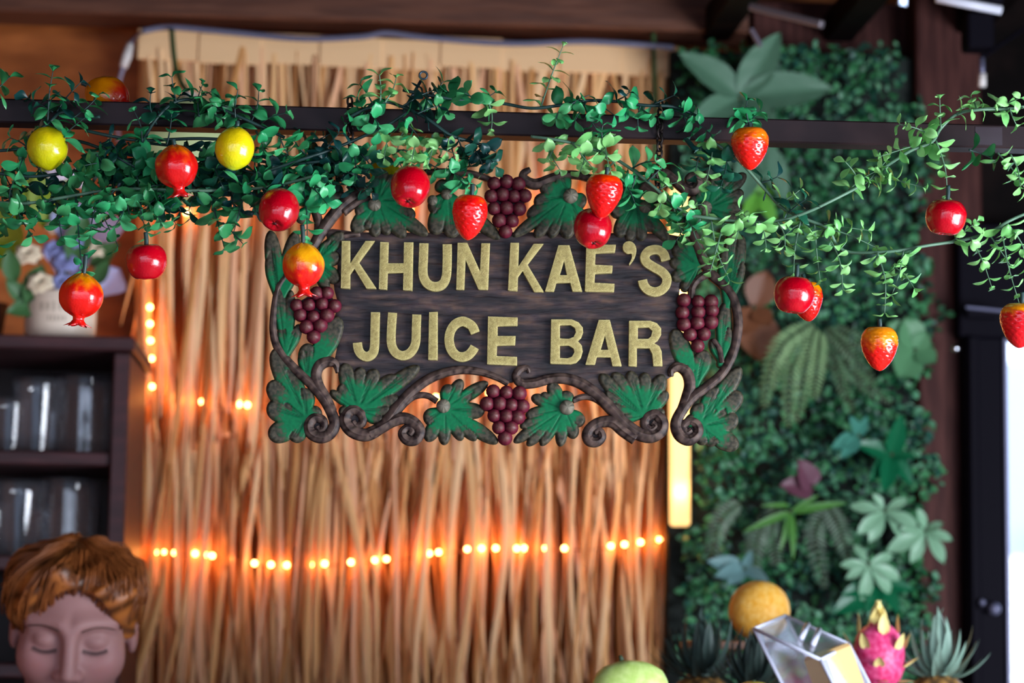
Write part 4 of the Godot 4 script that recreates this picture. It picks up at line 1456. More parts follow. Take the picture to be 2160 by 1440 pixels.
func lobe_width(t: float, w: float) -> float:
	if t <= 0.0 or t >= 1.0: return 0.0
	return w * (0.4 + 0.6 * smoothstep(0.0, 0.66, t)) * sqrt(maxf(0.0, 1.0 - pow(t, 6.0)))

func lobe_poly(base: Vector2, tip: Vector2, w: float) -> PackedVector2Array:
	var d := tip - base
	var n := d.orthogonal().normalized()
	var left := PackedVector2Array()
	var right := PackedVector2Array()
	for i in range(0, 17):
		var t := 1.0 - pow(1.0 - i / 16.0, 1.6)
		var wd := lobe_width(clampf(t, 0.015, 0.9985), w)
		left.append(base + d * t + n * wd)
		right.append(base + d * t - n * wd)
	right.reverse()
	left.append_array(right)
	return wound(left)

func carved_leaf(parent: Node3D, called: String, lobes: Array, z0 := 0.0, tall := 9.0, green := 0.75):
	# lobes: [base x, base y, tip x, tip y, half width]; the leaf is their union, each lobe domed and veined
	memo_at = Vector2.INF
	var merged: Array = [lobe_poly(Vector2(lobes[0][0], lobes[0][1]), Vector2(lobes[0][2], lobes[0][3]), lobes[0][4] * fuller)]
	var centre := Vector2.ZERO
	for L in lobes: centre += Vector2(L[0], L[1]) / lobes.size()
	var hub := PackedVector2Array()
	for i in 14: hub.append(centre + Vector2(cos(TAU * i / 14.0), sin(TAU * i / 14.0)) * 9.0)
	var todo: Array = [wound(hub)]
	for L in lobes: todo.append(lobe_poly(Vector2(L[0], L[1]), Vector2(L[2], L[3]), L[4] * fuller))
	for q in todo:
		var res := Geometry2D.merge_polygons(merged[0], q)
		var best: PackedVector2Array = res[0]
		for r in res:
			if not Geometry2D.is_polygon_clockwise(r) and area_of(r) > area_of(best): best = r
			elif area_of(r) > area_of(best): best = r
		merged = [best]
	var far := 1.0
	for L in lobes: far = maxf(far, Vector2(L[2], L[3]).distance_to(Vector2(L[0], L[1])))
	var field := func(p: Vector2) -> Array:
		if p == memo_at: return memo
		var best := -1.0
		var best_u := 0.0
		var best_t := 0.0
		var second := -1.0
		var vein := 0.0
		var nth := -1
		for L in lobes:
			nth += 1
			var b := Vector2(L[0], L[1])
			var d := Vector2(L[2], L[3]) - b
			var len2 := d.length_squared()
			var t := (p - b).dot(d) / len2
			if t < -0.1 or t > 1.05: continue
			var wd := lobe_width(clampf(t, 0.02, 0.995), L[4] * fuller)
			var u := (p - b).cross(d) / sqrt(len2)
			# every other lobe has a pair of cut lines that run together towards its base
			if len2 > 900.0 and nth % 2 == 0:
				var gap := 0.8 + 2.2 * t
				var fade := smoothstep(0.1, 0.25, t) * (1.0 - smoothstep(0.68, 0.86, t))
				vein = maxf(vein, fade * (exp(-pow((u - gap) / 1.1, 2.0)) + exp(-pow((u + gap) / 1.1, 2.0)) * (1.0 if L[4] > 14 else 0.0)))
			var f := 1.0 - pow(u / maxf(wd, 0.5), 2.0)
			if t < 0.0 or t > 1.0: f = -0.5
			if f > best:
				second = best
				best = f
				best_u = u
				best_t = t
			elif f > second: second = f
		memo_at = p
		memo = [best, best_u, best_t, second, vein]
		return memo
	var h := func(p: Vector2, d: float) -> float:
		var f: Array = field.call(p)
		var outer := smoothstep(0.45, 0.8, f[2])
		var dome: float = sqrt(maxf(f[0], 0.0))
		var crease: float = exp(-pow((f[0] - maxf(f[3], -0.4)) * 5.0, 2.0)) * outer
		return z0 + tall * lerpf(0.8 + 0.12 * dome, 0.3 + 0.7 * dome, outer * 0.8) * smoothstep(-2.5, 5.0, d) - 3.6 * crease - 1.8 * f[4]
	var c := func(p: Vector2, d: float) -> Color:
		var f: Array = field.call(p)
		var n := patina.get_noise_2d(p.x * 2.0, p.y * 2.0)
		# green paint rubbed thin towards the lobes' ends, where the stained wood shows
		var worn := smoothstep(0.6, 0.86, f[2] + 0.14 * n + (1.0 - green) * 0.4)
		worn = maxf(worn, 0.8 * (1.0 - smoothstep(0.5, 4.5, d + 1.5 * n)))
		var base := lin(0, 106, 62).lerp(lin(2, 80, 48), 0.5 + 0.5 * n)
		var wood := lin(36, 37, 29).lerp(lin(80, 72, 58), clampf(0.4 + 0.9 * n, 0, 1))
		return base.lerp(wood, worn).lerp(lin(8, 26, 18), clampf(f[4], 0, 1) * 0.6)
	put(called, relief([merged[0]], h, c, z0 - 9.0, 1.9), M.carving, parent)

func wound(p: PackedVector2Array) -> PackedVector2Array:   # every outline turns the same way
	if Geometry2D.is_polygon_clockwise(p): p.reverse()
	return p

var memo_at := Vector2.INF
var memo: Array = []
const fuller := 1.14

func area_of(p: PackedVector2Array) -> float:
	var a := 0.0
	for i in p.size(): a += p[i].cross(p[(i + 1) % p.size()])
	return absf(a) * 0.5

func carved_vine(parent: Node3D, flat: Array, widths: Array, z0 := 3.0, called := "vine"):
	# a rounded band with a groove along its inner side; widths are half widths spread evenly along it
	var line := smooth(v2s(flat), 6)
	var rows: Array = []
	var cols: Array = []
	var n := line.size()
	var total := 0.0
	for i in n:
		var t := float(i) / (n - 1)
		var g := t * (widths.size() - 1)
		var k := mini(int(g), widths.size() - 2)
		var w := lerpf(widths[k], widths[k + 1], g - k) * 1.24
		var dir := (line[mini(i + 1, n - 1)] - line[maxi(i - 1, 0)]).normalized()
		var nn := dir.orthogonal()
		var row := PackedVector3Array()
		var cr := PackedColorArray()
		var prof := [[-1.0, -12.0], [-1.0, -3.0], [-0.97, 0.1], [-0.86, 0.42], [-0.66, 0.66], [-0.4, 0.84], [-0.12, 0.98], [0.1, 1.08], [0.2, 1.06], [0.28, 0.86], [0.42, 0.7], [0.66, 0.58], [0.88, 0.38], [0.98, 0.08], [1.0, -3.0], [1.0, -12.0]]
		for q in prof:
			var u: float = q[0]
			var hh: float = q[1]
			var z := z0 + (hh * w * 0.85 if hh > -1.0 else hh)
			row.append(S(line[i] + nn * u * w, z))
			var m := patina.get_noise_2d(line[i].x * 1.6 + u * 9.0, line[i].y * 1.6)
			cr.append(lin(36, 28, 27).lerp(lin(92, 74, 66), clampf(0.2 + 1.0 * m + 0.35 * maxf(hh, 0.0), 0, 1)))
		rows.append(row)
		cols.append(cr)
	for endi in [0, n - 1]:                                       # close both ends
		var row := PackedVector3Array()
		var mid := S(line[endi], z0 - 4.0)
		for v in 16: row.append(mid)
		if endi == 0:
			rows.push_front(row)
			cols.push_front(cols[0])
		else:
			rows.append(row)
			cols.append(cols[cols.size() - 1])
	var st := st_new()
	rows_mesh(st, rows, true, true, cols)
	put(called, done(st), M.carving, parent)

func carved_knob(parent: Node3D, x: float, y: float, r: float, z0 := 9.0):
	var rows: Array = []
	var cols: Array = []
	for i in 9:
		var a := PI / 2 * i / 8.0
		var row := PackedVector3Array()
		var cr := PackedColorArray()
		for k in 20:
			var b := TAU * k / 20.0
			row.append(S(Vector2(x + cos(b) * cos(a) * r, y + sin(b) * cos(a) * r), z0 + sin(a) * r * 0.9 - (6.0 if i == 0 else 0.0)))
			var m := patina.get_noise_2d((x + cos(b) * r) * 3.0, (y + sin(b) * r) * 3.0)
			cr.append(lin(56, 56, 46).lerp(lin(124, 116, 100), clampf(0.35 + 0.35 * sin(a) + m, 0, 1)))
		rows.append(row)
		cols.append(cr)
	var st := st_new()
	rows_mesh(st, rows, true, false, cols)
	put("berry", done(st), M.carving, parent)

func carved_eye(parent: Node3D, x: float, y: float, r: float):      # the sunk ground inside a scroll
	var rows: Array = []
	var cols: Array = []
	for q in [[1.0, -8.0], [1.0, 3.0], [0.6, 2.0], [0.0, 1.0]]:
		var row := PackedVector3Array()
		var cr := PackedColorArray()
		for k in 24:
			row.append(S(Vector2(x + cos(TAU * k / 24.0) * r * q[0], y + sin(TAU * k / 24.0) * r * q[0]), q[1]))
			cr.append(lin(46, 37, 37))
		rows.append(row)
		cols.append(cr)
	var st := st_new()
	rows_mesh(st, rows, true, false, cols)
	put("scroll_eye", done(st), M.carving, parent)

func grape_shape() -> ArrayMesh:
	# one carved grape: a ball of radius 1 cut to a blunt, many-sided point at the front
	var rows: Array = []
	var cols: Array = []
	var prof := [[0.55, -0.9], [0.88, -0.5], [1.0, 0.0], [0.93, 0.42], [0.72, 0.78], [0.4, 1.04], [0.16, 1.16], [0.0, 1.18]]
	for i in prof.size():
		var row := PackedVector3Array()
		var cr := PackedColorArray()
		for k in 14:
			var b := TAU * k / 14.0 + 0.2
			var f := 1.0 - 0.06 * (k % 2) * smoothstep(0.1, 0.6, prof[i][1])
			row.append(Vector3(cos(b) * prof[i][0] * f, sin(b) * prof[i][0] * f, prof[i][1]))
			cr.append(lin(92, 26, 40).lerp(lin(104, 70, 64), smoothstep(0.7, 1.1, prof[i][1]) * 0.75) * (0.75 if k % 3 == 0 else 1.0))
		rows.append(row)
		cols.append(cr)
	var st := st_new()
	rows_mesh(st, rows, true, true, cols)
	return done(st)

func grapes(parent: Node3D, centres: Array, r: float, z0 := 4.0):
	var pts := v2s(centres)
	var mid := Vector2.ZERO
	for p in pts: mid += p / pts.size()
	# the dark heart the grapes are cut from
	var hull := Geometry2D.convex_hull(PackedVector2Array(pts))
	hull.remove_at(hull.size() - 1)
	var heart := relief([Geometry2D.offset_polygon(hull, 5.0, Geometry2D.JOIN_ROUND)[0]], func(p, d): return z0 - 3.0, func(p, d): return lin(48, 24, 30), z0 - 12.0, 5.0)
	var c := put("grape_cluster", heart, M.carving, parent)
	var order := pts.duplicate()
	for i in order.size():
		var p: Vector2 = order[i]
		var s := r * rng.randf_range(0.94, 1.06)
		var z := z0 + 4.0 - 0.05 * p.distance_to(mid) + rng.randf_range(-0.5, 0.5)
		put("grape", grape_mesh, [M.carving, M.carving_b][i % 2], c, Transform3D(Basis(Vector3.BACK, rng.randf() * 6.0) * Basis.from_scale(Vector3.ONE * s * PX), S(p, z)))

var grape_mesh: ArrayMesh

func letter(parent: Node3D, polys: Array):
	var outline: PackedVector2Array = polys[0]
	var list: Array = [outline]
	for i in range(1, polys.size()): list.append(polys[i])
	var h := func(p: Vector2, d: float) -> float: return 12.6 if d < 0.3 else 13.6 + 0.5 * patina.get_noise_2d(p.x * 1.1, p.y * 5.0)
	var c := func(p: Vector2, d: float) -> Color:
		var n := patina.get_noise_2d(p.x * 4.0, p.y * 4.0)
		var e := 1.0 if d < 0.3 else 0.0
		return lin(172, 156, 96).lerp(lin(138, 121, 72), clampf(0.35 + 0.9 * n, 0, 1)).lerp(lin(196, 182, 122), e * 0.5)
	put("letter", relief(list, h, c, 0.0, 4.0), M.gold, parent)

func strokes(parts: Array) -> PackedVector2Array:          # union of overlapping pieces into one outline
	var cur := wound(PackedVector2Array(v2s(parts[0])))
	for i in range(1, parts.size()):
		var res := Geometry2D.merge_polygons(cur, wound(PackedVector2Array(v2s(parts[i]))))
		cur = res[0]
		for r in res:
			if area_of(r) > area_of(cur): cur = r
	return cur

func bent(flat: Array, half: float) -> PackedVector2Array:  # a stroke of even width along a bent line, cut straight at its ends
	return Geometry2D.offset_polyline(smooth(v2s(flat), 5), half, Geometry2D.JOIN_ROUND, Geometry2D.END_BUTT)[0]

func build_sign():
	patina = FastNoiseLite.new()
	patina.seed = 11
	patina.frequency = 0.045
	patina.fractal_octaves = 4
	M.carving = vcol(0.5)
	M.carving_b = vcol(0.42)
	M.carving.metallic_specular = 0.28
	M.carving_b.metallic_specular = 0.3
	M.gold = vcol(0.5, 0.15)
	M.gold.heightmap_enabled = true
	M.gold.heightmap_scale = 0.02
	M.gold.heightmap_texture = noise_tex(61, 0.05, Color.BLACK, Color.WHITE, 5)
	M.gold.uv1_triplanar = true
	M.gold.uv1_scale = Vector3(16, 60, 16)
	sign_at = P(1066, 936, 0.0)
	var s := thing("carved_sign", "carved wooden sign with gold letters framed by painted vine leaves and grapes", "sign", sign_at)
	grape_mesh = grape_shape()
	# the board
	var edge := smooth(v2s([690, 484, 760, 489, 860, 490, 1000, 490, 1110, 489, 1300, 491, 1436, 498, 1452, 540, 1446, 580, 1434, 612, 1434, 640, 1436, 690, 1428, 740, 1424, 786, 1384, 806, 1310, 812, 1272, 834, 1256, 826, 1200, 804, 1150, 796, 1110, 800, 1070, 806, 1030, 794, 985, 786, 930, 790, 888, 810, 862, 836, 840, 842, 780, 820, 730, 786, 706, 770, 712, 720, 704, 680, 712, 640, 704, 600, 712, 560, 700, 524]), 4, true)
	var board_m := vcol(0.5)
	board_m.albedo_texture = noise_tex(71, 0.012, Color(0.42, 0.38, 0.4), Color(1.0, 0.95, 0.9), 5)
	board_m.uv1_triplanar = true
	board_m.uv1_scale = Vector3(2.2, 13, 2.2)
	board_m.heightmap_enabled = true
	board_m.heightmap_scale = 0.03
	board_m.heightmap_texture = noise_tex(72, 0.02, Color.BLACK, Color.WHITE, 4)
	put("board", relief([edge], func(p, d): return -3.0 + 3.0 * smoothstep(0.0, 5.0, d), func(p, d):
		var n := patina.get_noise_2d(p.x * 0.35, p.y * 1.6)
		return lin(52, 42, 46).lerp(lin(92, 72, 60), clampf(0.22 + 1.2 * n, 0, 1)), -16.0, 7.0), board_m, s)
	# letters, each a piece of its own
	letter(s, [strokes([[721, 510, 739, 510, 739, 610, 719, 609], [737, 560, 771, 510, 791, 510, 737, 583], [744, 562, 757, 555, 794, 610, 773, 610]])])
	letter(s, [strokes([[802, 512, 820, 513, 817, 612, 799, 611], [815, 557, 856, 557, 856, 577, 815, 577], [852, 513, 872, 513, 870, 614, 850, 613]])])
	letter(s, [bent([894, 515, 893, 545, 892, 577, 897, 594, 906, 603, 918, 606, 930, 603, 938, 594, 942, 577, 943, 545, 943, 517], 9.6)])
	letter(s, [strokes([[965, 514, 983, 514, 979, 612, 962, 612], [966, 514, 985, 514, 1029, 612, 1009, 612], [1015, 515, 1033, 515, 1029, 612, 1010, 611]])])
	letter(s, [strokes([[1076, 514, 1094, 514, 1091, 615, 1071, 614], [1090, 568, 1125, 516, 1146, 516, 1089, 590], [1098, 566, 1112, 560, 1146, 617, 1126, 617]])])
	letter(s, [PackedVector2Array(v2s([1177, 519, 1200, 519, 1227, 616, 1207, 616, 1202, 598, 1173, 598, 1168, 616, 1149, 616])), PackedVector2Array(v2s([1189, 552, 1195, 582, 1180, 582]))])
	letter(s, [PackedVector2Array(v2s([1236, 518, 1298, 518, 1296, 534, 1255, 536, 1254, 560, 1291, 562, 1290, 577, 1254, 579, 1253, 598, 1295, 600, 1294, 617, 1233, 616]))])
	letter(s, [smooth(v2s([1314, 530, 1313, 519, 1319, 512, 1329, 511, 1338, 518, 1341, 531, 1337, 547, 1328, 560, 1326, 558, 1331, 547, 1331, 537, 1322, 537]), 3, true)])
	letter(s, [bent([1403, 551, 1399, 538, 1390, 530, 1379, 528, 1366, 532, 1359, 543, 1363, 555, 1378, 565, 1395, 575, 1405, 588, 1403, 603, 1394, 613, 1380, 617, 1366, 613, 1357, 603, 1354, 592], 9.6)])
	letter(s, [bent([792, 660, 791, 700, 790, 732, 786, 746, 775, 753, 763, 749, 756, 738, 754, 724], 9.7)])
	letter(s, [bent([828, 661, 826, 690, 825, 720, 829, 737, 837, 747, 849, 751, 862, 747, 872, 736, 877, 720, 878, 690, 879, 665], 9.4)])
	letter(s, [PackedVector2Array(v2s([905, 660, 923, 659, 923, 760, 903, 760]))])
	letter(s, [bent([1002, 703, 996, 690, 985, 682, 974, 679, 960, 685, 950, 700, 947, 718, 951, 737, 961, 750, 974, 754, 987, 750, 996, 741, 1001, 733], 9.8)])
	letter(s, [PackedVector2Array(v2s([1029, 669, 1091, 671, 1091, 688, 1049, 689, 1049, 710, 1087, 710, 1086, 729, 1048, 730, 1047, 752, 1090, 754, 1090, 772, 1027, 769]))])
	letter(s, [PackedVector2Array(v2s([1162, 675, 1205, 675, 1219, 681, 1228, 692, 1229, 703, 1225, 714, 1218, 721, 1226, 730, 1228, 743, 1224, 757, 1215, 766, 1203, 769, 1160, 768])), PackedVector2Array(v2s([1180, 687, 1203, 687, 1212, 693, 1214, 702, 1209, 712, 1199, 716, 1180, 715])), PackedVector2Array(v2s([1180, 730, 1199, 730, 1209, 736, 1211, 744, 1205, 754, 1196, 757, 1180, 756]))])
	letter(s, [PackedVector2Array(v2s([1262, 676, 1285, 676, 1310, 773, 1291, 773, 1287, 755, 1258, 754, 1254, 770, 1234, 770])), PackedVector2Array(v2s([1275, 709, 1282, 739, 1266, 739]))])
	letter(s, [PackedVector2Array(v2s([1326, 678, 1370, 678, 1384, 683, 1393, 694, 1393, 708, 1386, 720, 1378, 725, 1389, 731, 1394, 742, 1396, 773, 1377, 773, 1375, 748, 1369, 736, 1342, 735, 1342, 774, 1325, 773])), PackedVector2Array(v2s([1344, 692, 1367, 692, 1375, 699, 1372, 711, 1366, 716, 1344, 716]))])
	# leaves: each row of numbers is base, then tip and half width of every lobe
	var leaves := [
		[[647, 884], [578, 736, 24], [567, 806, 24], [563, 856, 24], [567, 922, 22], [616, 930, 18], [606, 780, 20], [640, 818, 20], [676, 862, 14], [600, 850, 30]],
		[[755, 866], [884, 772, 16], [836, 792, 18], [793, 778, 18], [760, 774, 17], [724, 766, 18], [717, 810, 17], [696, 824, 10], [714, 868, 12], [824, 862, 16], [842, 838, 14], [808, 886, 14]],
		[[938, 862], [974, 800, 13], [948, 810, 15], [1029, 806, 13], [1000, 826, 13], [1022, 868, 16], [1050, 934, 14], [1005, 928, 12], [975, 928, 12], [937, 938, 13], [900, 930, 15], [896, 890, 18]],
		[[1190, 862], [1160, 806, 14], [1197, 824, 15], [1121, 836, 12], [1141, 830, 11], [1109, 876, 14], [1097, 900, 12], [1084, 932, 12], [1112, 939, 12], [1141, 939, 12], [1182, 941, 12], [1213, 924, 14], [1231, 895, 15]],
		[[1358, 878], [1264, 790, 16], [1292, 786, 17], [1327, 782, 16], [1360, 785, 16], [1399, 790, 17], [1408, 826, 14], [1276, 826, 15], [1293, 852, 14], [1312, 878, 12], [1402, 868, 12]],
		[[1478, 899], [1562, 774, 18], [1564, 828, 22], [1557, 882, 22], [1557, 944, 19], [1514, 936, 17], [1486, 938, 14], [1512, 816, 20], [1474, 850, 18], [1447, 880, 14], [1530, 860, 26]],
		[[604, 756], [588, 604, 14], [614, 612, 12], [632, 684, 11], [596, 680, 13]],
		[[648, 797], [650, 724, 19], [716, 668, 23], [640, 740, 14]],
		[[1468, 814], [1486, 738, 19], [1420, 694, 20], [1448, 770, 15]],
		[[1520, 767], [1530, 636, 15], [1537, 690, 14], [1500, 714, 10]],
		[[1490, 440], [1573, 366, 15], [1541, 370, 16], [1513, 370, 14], [1484, 370, 14], [1474, 393, 12], [1454, 418, 12], [1568, 404, 16], [1565, 437, 16], [1554, 460, 14]],
		[[1532, 650], [1564, 496, 17], [1566, 552, 13], [1548, 466, 15], [1530, 520, 16]],
		[[1472, 562], [1420, 518, 17], [1412, 552, 14], [1416, 588, 14], [1438, 496, 15], [1440, 614, 12]],
		[[666, 552], [724, 490, 15], [718, 540, 15], [716, 594, 15], [690, 614, 12], [700, 505, 12]],
		[[590, 645], [570, 486, 17], [624, 488, 17], [571, 530, 17], [640, 520, 13]],
		[[655, 434], [638, 368, 20], [668, 350, 18], [694, 362, 16], [729, 410, 11], [622, 402, 17], [628, 468, 14], [694, 398, 15], [690, 440, 13]],
		[[796, 424], [806, 356, 18], [744, 490, 17], [772, 484, 17], [790, 500, 14], [818, 496, 13], [854, 501, 15], [902, 496, 14], [876, 456, 15], [862, 420, 20], [750, 450, 15], [832, 370, 16]],
		[[945, 408], [911, 450, 20], [914, 494, 20], [955, 502, 20], [987, 462, 18], [923, 382, 14], [960, 366, 14], [1054, 504, 14]],
		[[1198, 414], [1180, 363, 17], [1140, 390, 17], [1126, 426, 16], [1112, 456, 16], [1082, 499, 12], [1128, 501, 14], [1160, 502, 14], [1196, 504, 17], [1228, 482, 18], [1236, 430, 16]],
		[[1342, 424], [1324, 368, 18], [1353, 370, 16], [1299, 394, 16], [1288, 450, 18], [1302, 500, 17], [1327, 510, 15], [1353, 509, 15], [1379, 486, 16], [1388, 450, 15], [1411, 510, 13]]]
	for L in leaves:
		var lobes: Array = []
		for i in range(1, L.size()): lobes.append([L[0][0], L[0][1], L[i][0], L[i][1], L[i][2]])
		carved_leaf(s, "leaf", lobes, rng.randf_range(-0.6, 0.6))
	for q in [[935, 857, 15], [1195, 860, 16], [790, 433, 14], [942, 411, 12], [1203, 415, 16], [1360, 438, 13], [1486, 440, 15], [656, 428, 13], [912, 424, 11]]: carved_knob(s, q[0], q[1], q[2])
	# vines and scrolls
	carved_vine(s, [604, 582, 588, 606, 580, 640, 576, 690, 582, 725, 598, 752, 624, 780, 656, 810, 682, 840, 700, 872, 706, 896, 694, 916, 674, 922, 655, 912, 652, 894, 664, 881, 680, 886, 684, 900, 675, 908, 668, 900], [5, 6, 7, 8, 9, 10, 10, 9, 7, 5], 5.0)
	carved_vine(s, [712, 786, 708, 768, 692, 762, 674, 770, 666, 790, 672, 815, 688, 842, 700, 868], [3, 8, 10, 10, 10, 9], 3.0)
	carved_vine(s, [1072, 810, 1048, 796, 1012, 784, 970, 780, 930, 788, 896, 804, 866, 828, 840, 856, 818, 886, 796, 906, 770, 917, 742, 908, 728, 888, 734, 870, 750, 864, 764, 876, 764, 892, 752, 898, 744, 889], [4, 6, 8, 9, 10, 11, 11, 9, 7, 5], 4.0)
	carved_vine(s, [778, 914, 800, 904, 828, 888, 852, 882, 874, 892, 886, 910, 876, 928, 858, 928, 848, 914, 858, 902, 870, 908, 864, 918], [10, 10, 10, 9, 8, 6, 5], 6.0)
	carved_vine(s, [922, 846, 902, 834, 878, 834, 858, 846, 838, 868], [5, 5, 6, 6], 2.0)
	carved_vine(s, [1116, 787, 1112, 776, 1096, 780, 1088, 794, 1100, 808, 1126, 808, 1156, 800, 1190, 798, 1224, 808, 1256, 830, 1286, 858, 1316, 892, 1346, 914, 1374, 920, 1394, 908, 1396, 888, 1382, 873, 1364, 880, 1360, 897, 1372, 907, 1383, 899, 1375, 891], [3, 7, 8, 9, 10, 11, 11, 9, 7, 5], 4.0)
	carved_vine(s, [1340, 926, 1314, 908, 1292, 890, 1268, 890, 1248, 900, 1238, 916, 1244, 930, 1260, 932, 1270, 921, 1264, 908, 1253, 912], [10, 10, 9, 9, 7, 5], 6.0)
	carved_vine(s, [1208, 844, 1234, 836, 1262, 844, 1290, 868], [5, 5, 6], 2.0)
	carved_vine(s, [1352, 392, 1384, 416, 1416, 444, 1448, 476, 1468, 512, 1482, 548, 1500, 578, 1522, 598, 1542, 622, 1554, 656, 1556, 694, 1546, 744, 1524, 786, 1490, 816, 1460, 838, 1438, 866, 1426, 894, 1434, 918, 1454, 928, 1472, 914, 1470, 896, 1454, 888, 1440, 900, 1448, 913, 1458, 907], [9, 10, 9, 8, 8, 8, 9, 10, 9, 7, 5], 5.0)
	carved_vine(s, [1416, 794, 1416, 781, 1432, 773, 1450, 786, 1456, 812, 1448, 842, 1438, 868], [4, 8, 10, 10, 9], 3.0)
	carved_vine(s, [1458, 630, 1460, 606, 1474, 588, 1496, 578, 1514, 590], [6, 6, 7, 7], 6.0)
	carved_vine(s, [782, 394, 754, 406, 726, 428, 698, 460, 676, 492, 660, 520, 642, 544, 620, 564, 602, 584], [9, 10, 10, 9, 7, 6], 5.0)
	carved_vine(s, [782, 418, 752, 428, 724, 448], [5, 6, 7], 6.0)
	carved_vine(s, [664, 440, 672, 470, 668, 500], [8, 8, 6], 1.0)
	carved_vine(s, [830, 386, 870, 368, 912, 362, 960, 362, 1004, 368, 1050, 386], [5, 5, 5, 5], 2.0)
	carved_vine(s, [1118, 357, 1104, 366, 1108, 380, 1132, 388, 1170, 374, 1208, 368, 1244, 376, 1280, 392, 1330, 404], [4, 8, 9, 7, 6, 6], 3.0)
	carved_vine(s, [1372, 372, 1398, 364, 1424, 382, 1444, 398, 1462, 402, 1472, 388, 1464, 372, 1452, 376, 1454, 388], [7, 8, 9, 9, 7, 5], 5.0)
	for q in [[669, 899, 15], [750, 886, 15], [863, 909, 13], [1372, 892, 15], [1258, 912, 13], [1452, 905, 15], [1458, 382, 11]]: carved_eye(s, q[0], q[1], q[2])
	carved_vine(s, [1502, 716, 1516, 736, 1522, 766], [4, 5, 4], 8.0)
	carved_vine(s, [700, 528, 716, 500, 760, 494], [6, 6, 4], 0.0)
	grapes(s, [668, 620, 690, 619, 626, 645, 652, 644, 680, 642, 706, 646, 634, 665, 662, 669, 690, 666, 647, 690, 676, 687, 662, 711], 15.5)
	grapes(s, [1442, 634, 1472, 637, 1499, 637, 1439, 660, 1472, 659, 1501, 655, 1442, 685, 1470, 682, 1499, 680, 1455, 706, 1484, 705, 1471, 730], 15.5)
	grapes(s, [1040, 826, 1068, 828, 1095, 830, 1027, 852, 1054, 852, 1079, 855, 1102, 857, 1042, 877, 1068, 878, 1092, 880, 1052, 902, 1078, 902, 1065, 924], 15.5)
	grapes(s, [1042, 388, 1068, 384, 1093, 389, 1036, 415, 1060, 412, 1084, 415, 1107, 414, 1042, 441, 1068, 440, 1095, 442, 1053, 466, 1080, 467, 1066, 489], 15.5)

# ---------------------------------------------------------------- boxwood garlands and toy fruit

var box_leaves: Array = []
var tones: Array = []

func sprig(parent: Node3D, origin: Vector3, a: Vector3, b: Vector3, tone: int, size := 0.021):
	# a thin stem from a to b with opposite leaves, every pair turned a quarter against the last
	var ln := a.distance_to(b)
	var bend := Vector3(rng.randf_range(-1, 1), rng.randf_range(-0.3, 0.6), rng.randf_range(-0.3, 1)) * ln * 0.09
	var path := smooth3([a - origin, (a + b) / 2.0 + bend - origin, b - origin], 6)
	var stem := put("sprig", tube(path, [0.0011, 0.0010, 0.0009, 0.0008, 0.0008, 0.0007, 0.0007, 0.0006, 0.0006, 0.0005, 0.0005, 0.0004, 0.0003], 5), M.vine_stem if tone != 2 else M.vine_light, parent)
	var n := maxi(2, int(ln / 0.0094))
	var spin := rng.randf_range(-0.5, 0.5)
	for i in n + 1:
		var f := (i + 0.45) / (n + 0.6)
		var g := clampf(f, 0.0, 1.0) * (path.size() - 1)
		var k := mini(int(g), path.size() - 2)
		var at := path[k].lerp(path[k + 1], g - k)
		var dir := (path[k + 1] - path[k]).normalized()
		var side := dir.cross(Vector3.BACK)
		if side.length() < 0.2: side = Vector3.RIGHT
		side = side.normalized()
		var fwd := side.cross(dir).normalized()
		var az := spin + (PI / 2 if i % 2 else 0.0) + rng.randf_range(-0.35, 0.35)
		for s in [0.0, PI]:
			if rng.randf() < 0.05: continue
			var out := side * cos(az + s) + fwd * sin(az + s)
			var open := rng.randf_range(0.3, 0.75) if i < n else 1.2
			var sz := size * lerpf(1.08, 0.66, f) * rng.randf_range(0.85, 1.18)
			var along_ := (out + dir * open).normalized()
			var face := (dir - out * 0.3 + Vector3(0, 0.15, 0.25)).normalized()
			var m: Material = tones[tone][rng.randi() % tones[tone].size()]
			put("leaf", box_leaves[rng.randi() % box_leaves.size()], m, stem, aim(at + out * 0.0008, along_, face, sz))

func garland(label: String, group: String, vines: Array, z: float, sprigs: Array, zone: Array = []):
	var g := thing("leafy_garland", label, "garland", Vector3.ZERO, group)
	var first: Array = v2s(vines[0])
	g.position = P(first[0].x, first[0].y, z)
	var o := g.position
	for v in vines:
		var pts: Array = []
		var i := 0
		for q in v2s(v):
			pts.append(P(q.x, q.y, z + 0.006 * sin(i * 1.7)) - o)
			i += 1
		put("vine", tube(smooth3(pts, 6), [0.0019, 0.0016, 0.0015] if false else [0.0016], 7), M.vine_stem if zone.size() or z < 0.03 else M.vine_light, g)
	for q in sprigs:
		var a := P(q[0], q[1], z + rng.randf_range(-0.006, 0.006))
		var b := P(q[2], q[3], z + rng.randf_range(-0.01, 0.022))
		sprig(g, o, a, b, q[4], 0.0182 if q[4] == 2 else 0.021)
	if zone.size():                                        # fill: [x0, y0, x1, y1, how many, length, tones]
		for i in zone[4]:
			var x := lerpf(zone[0], zone[2], (i + rng.randf()) / zone[4])
			var y := rng.randf_range(zone[1], zone[3])
			var ang := rng.randf_range(0.1, PI - 0.1) if rng.randf() < 0.7 else rng.randf() * TAU
			var ln: float = zone[5] * rng.randf_range(0.7, 1.25)
			var a := P(x, y, z + rng.randf_range(-0.02, 0.01))
			var b := P(x + cos(ang) * ln, y + sin(ang) * ln * 0.8, z + rng.randf_range(-0.02, 0.03))
			var set_: Array = zone[6]
			sprig(g, o, a, b, set_[rng.randi() % set_.size()])

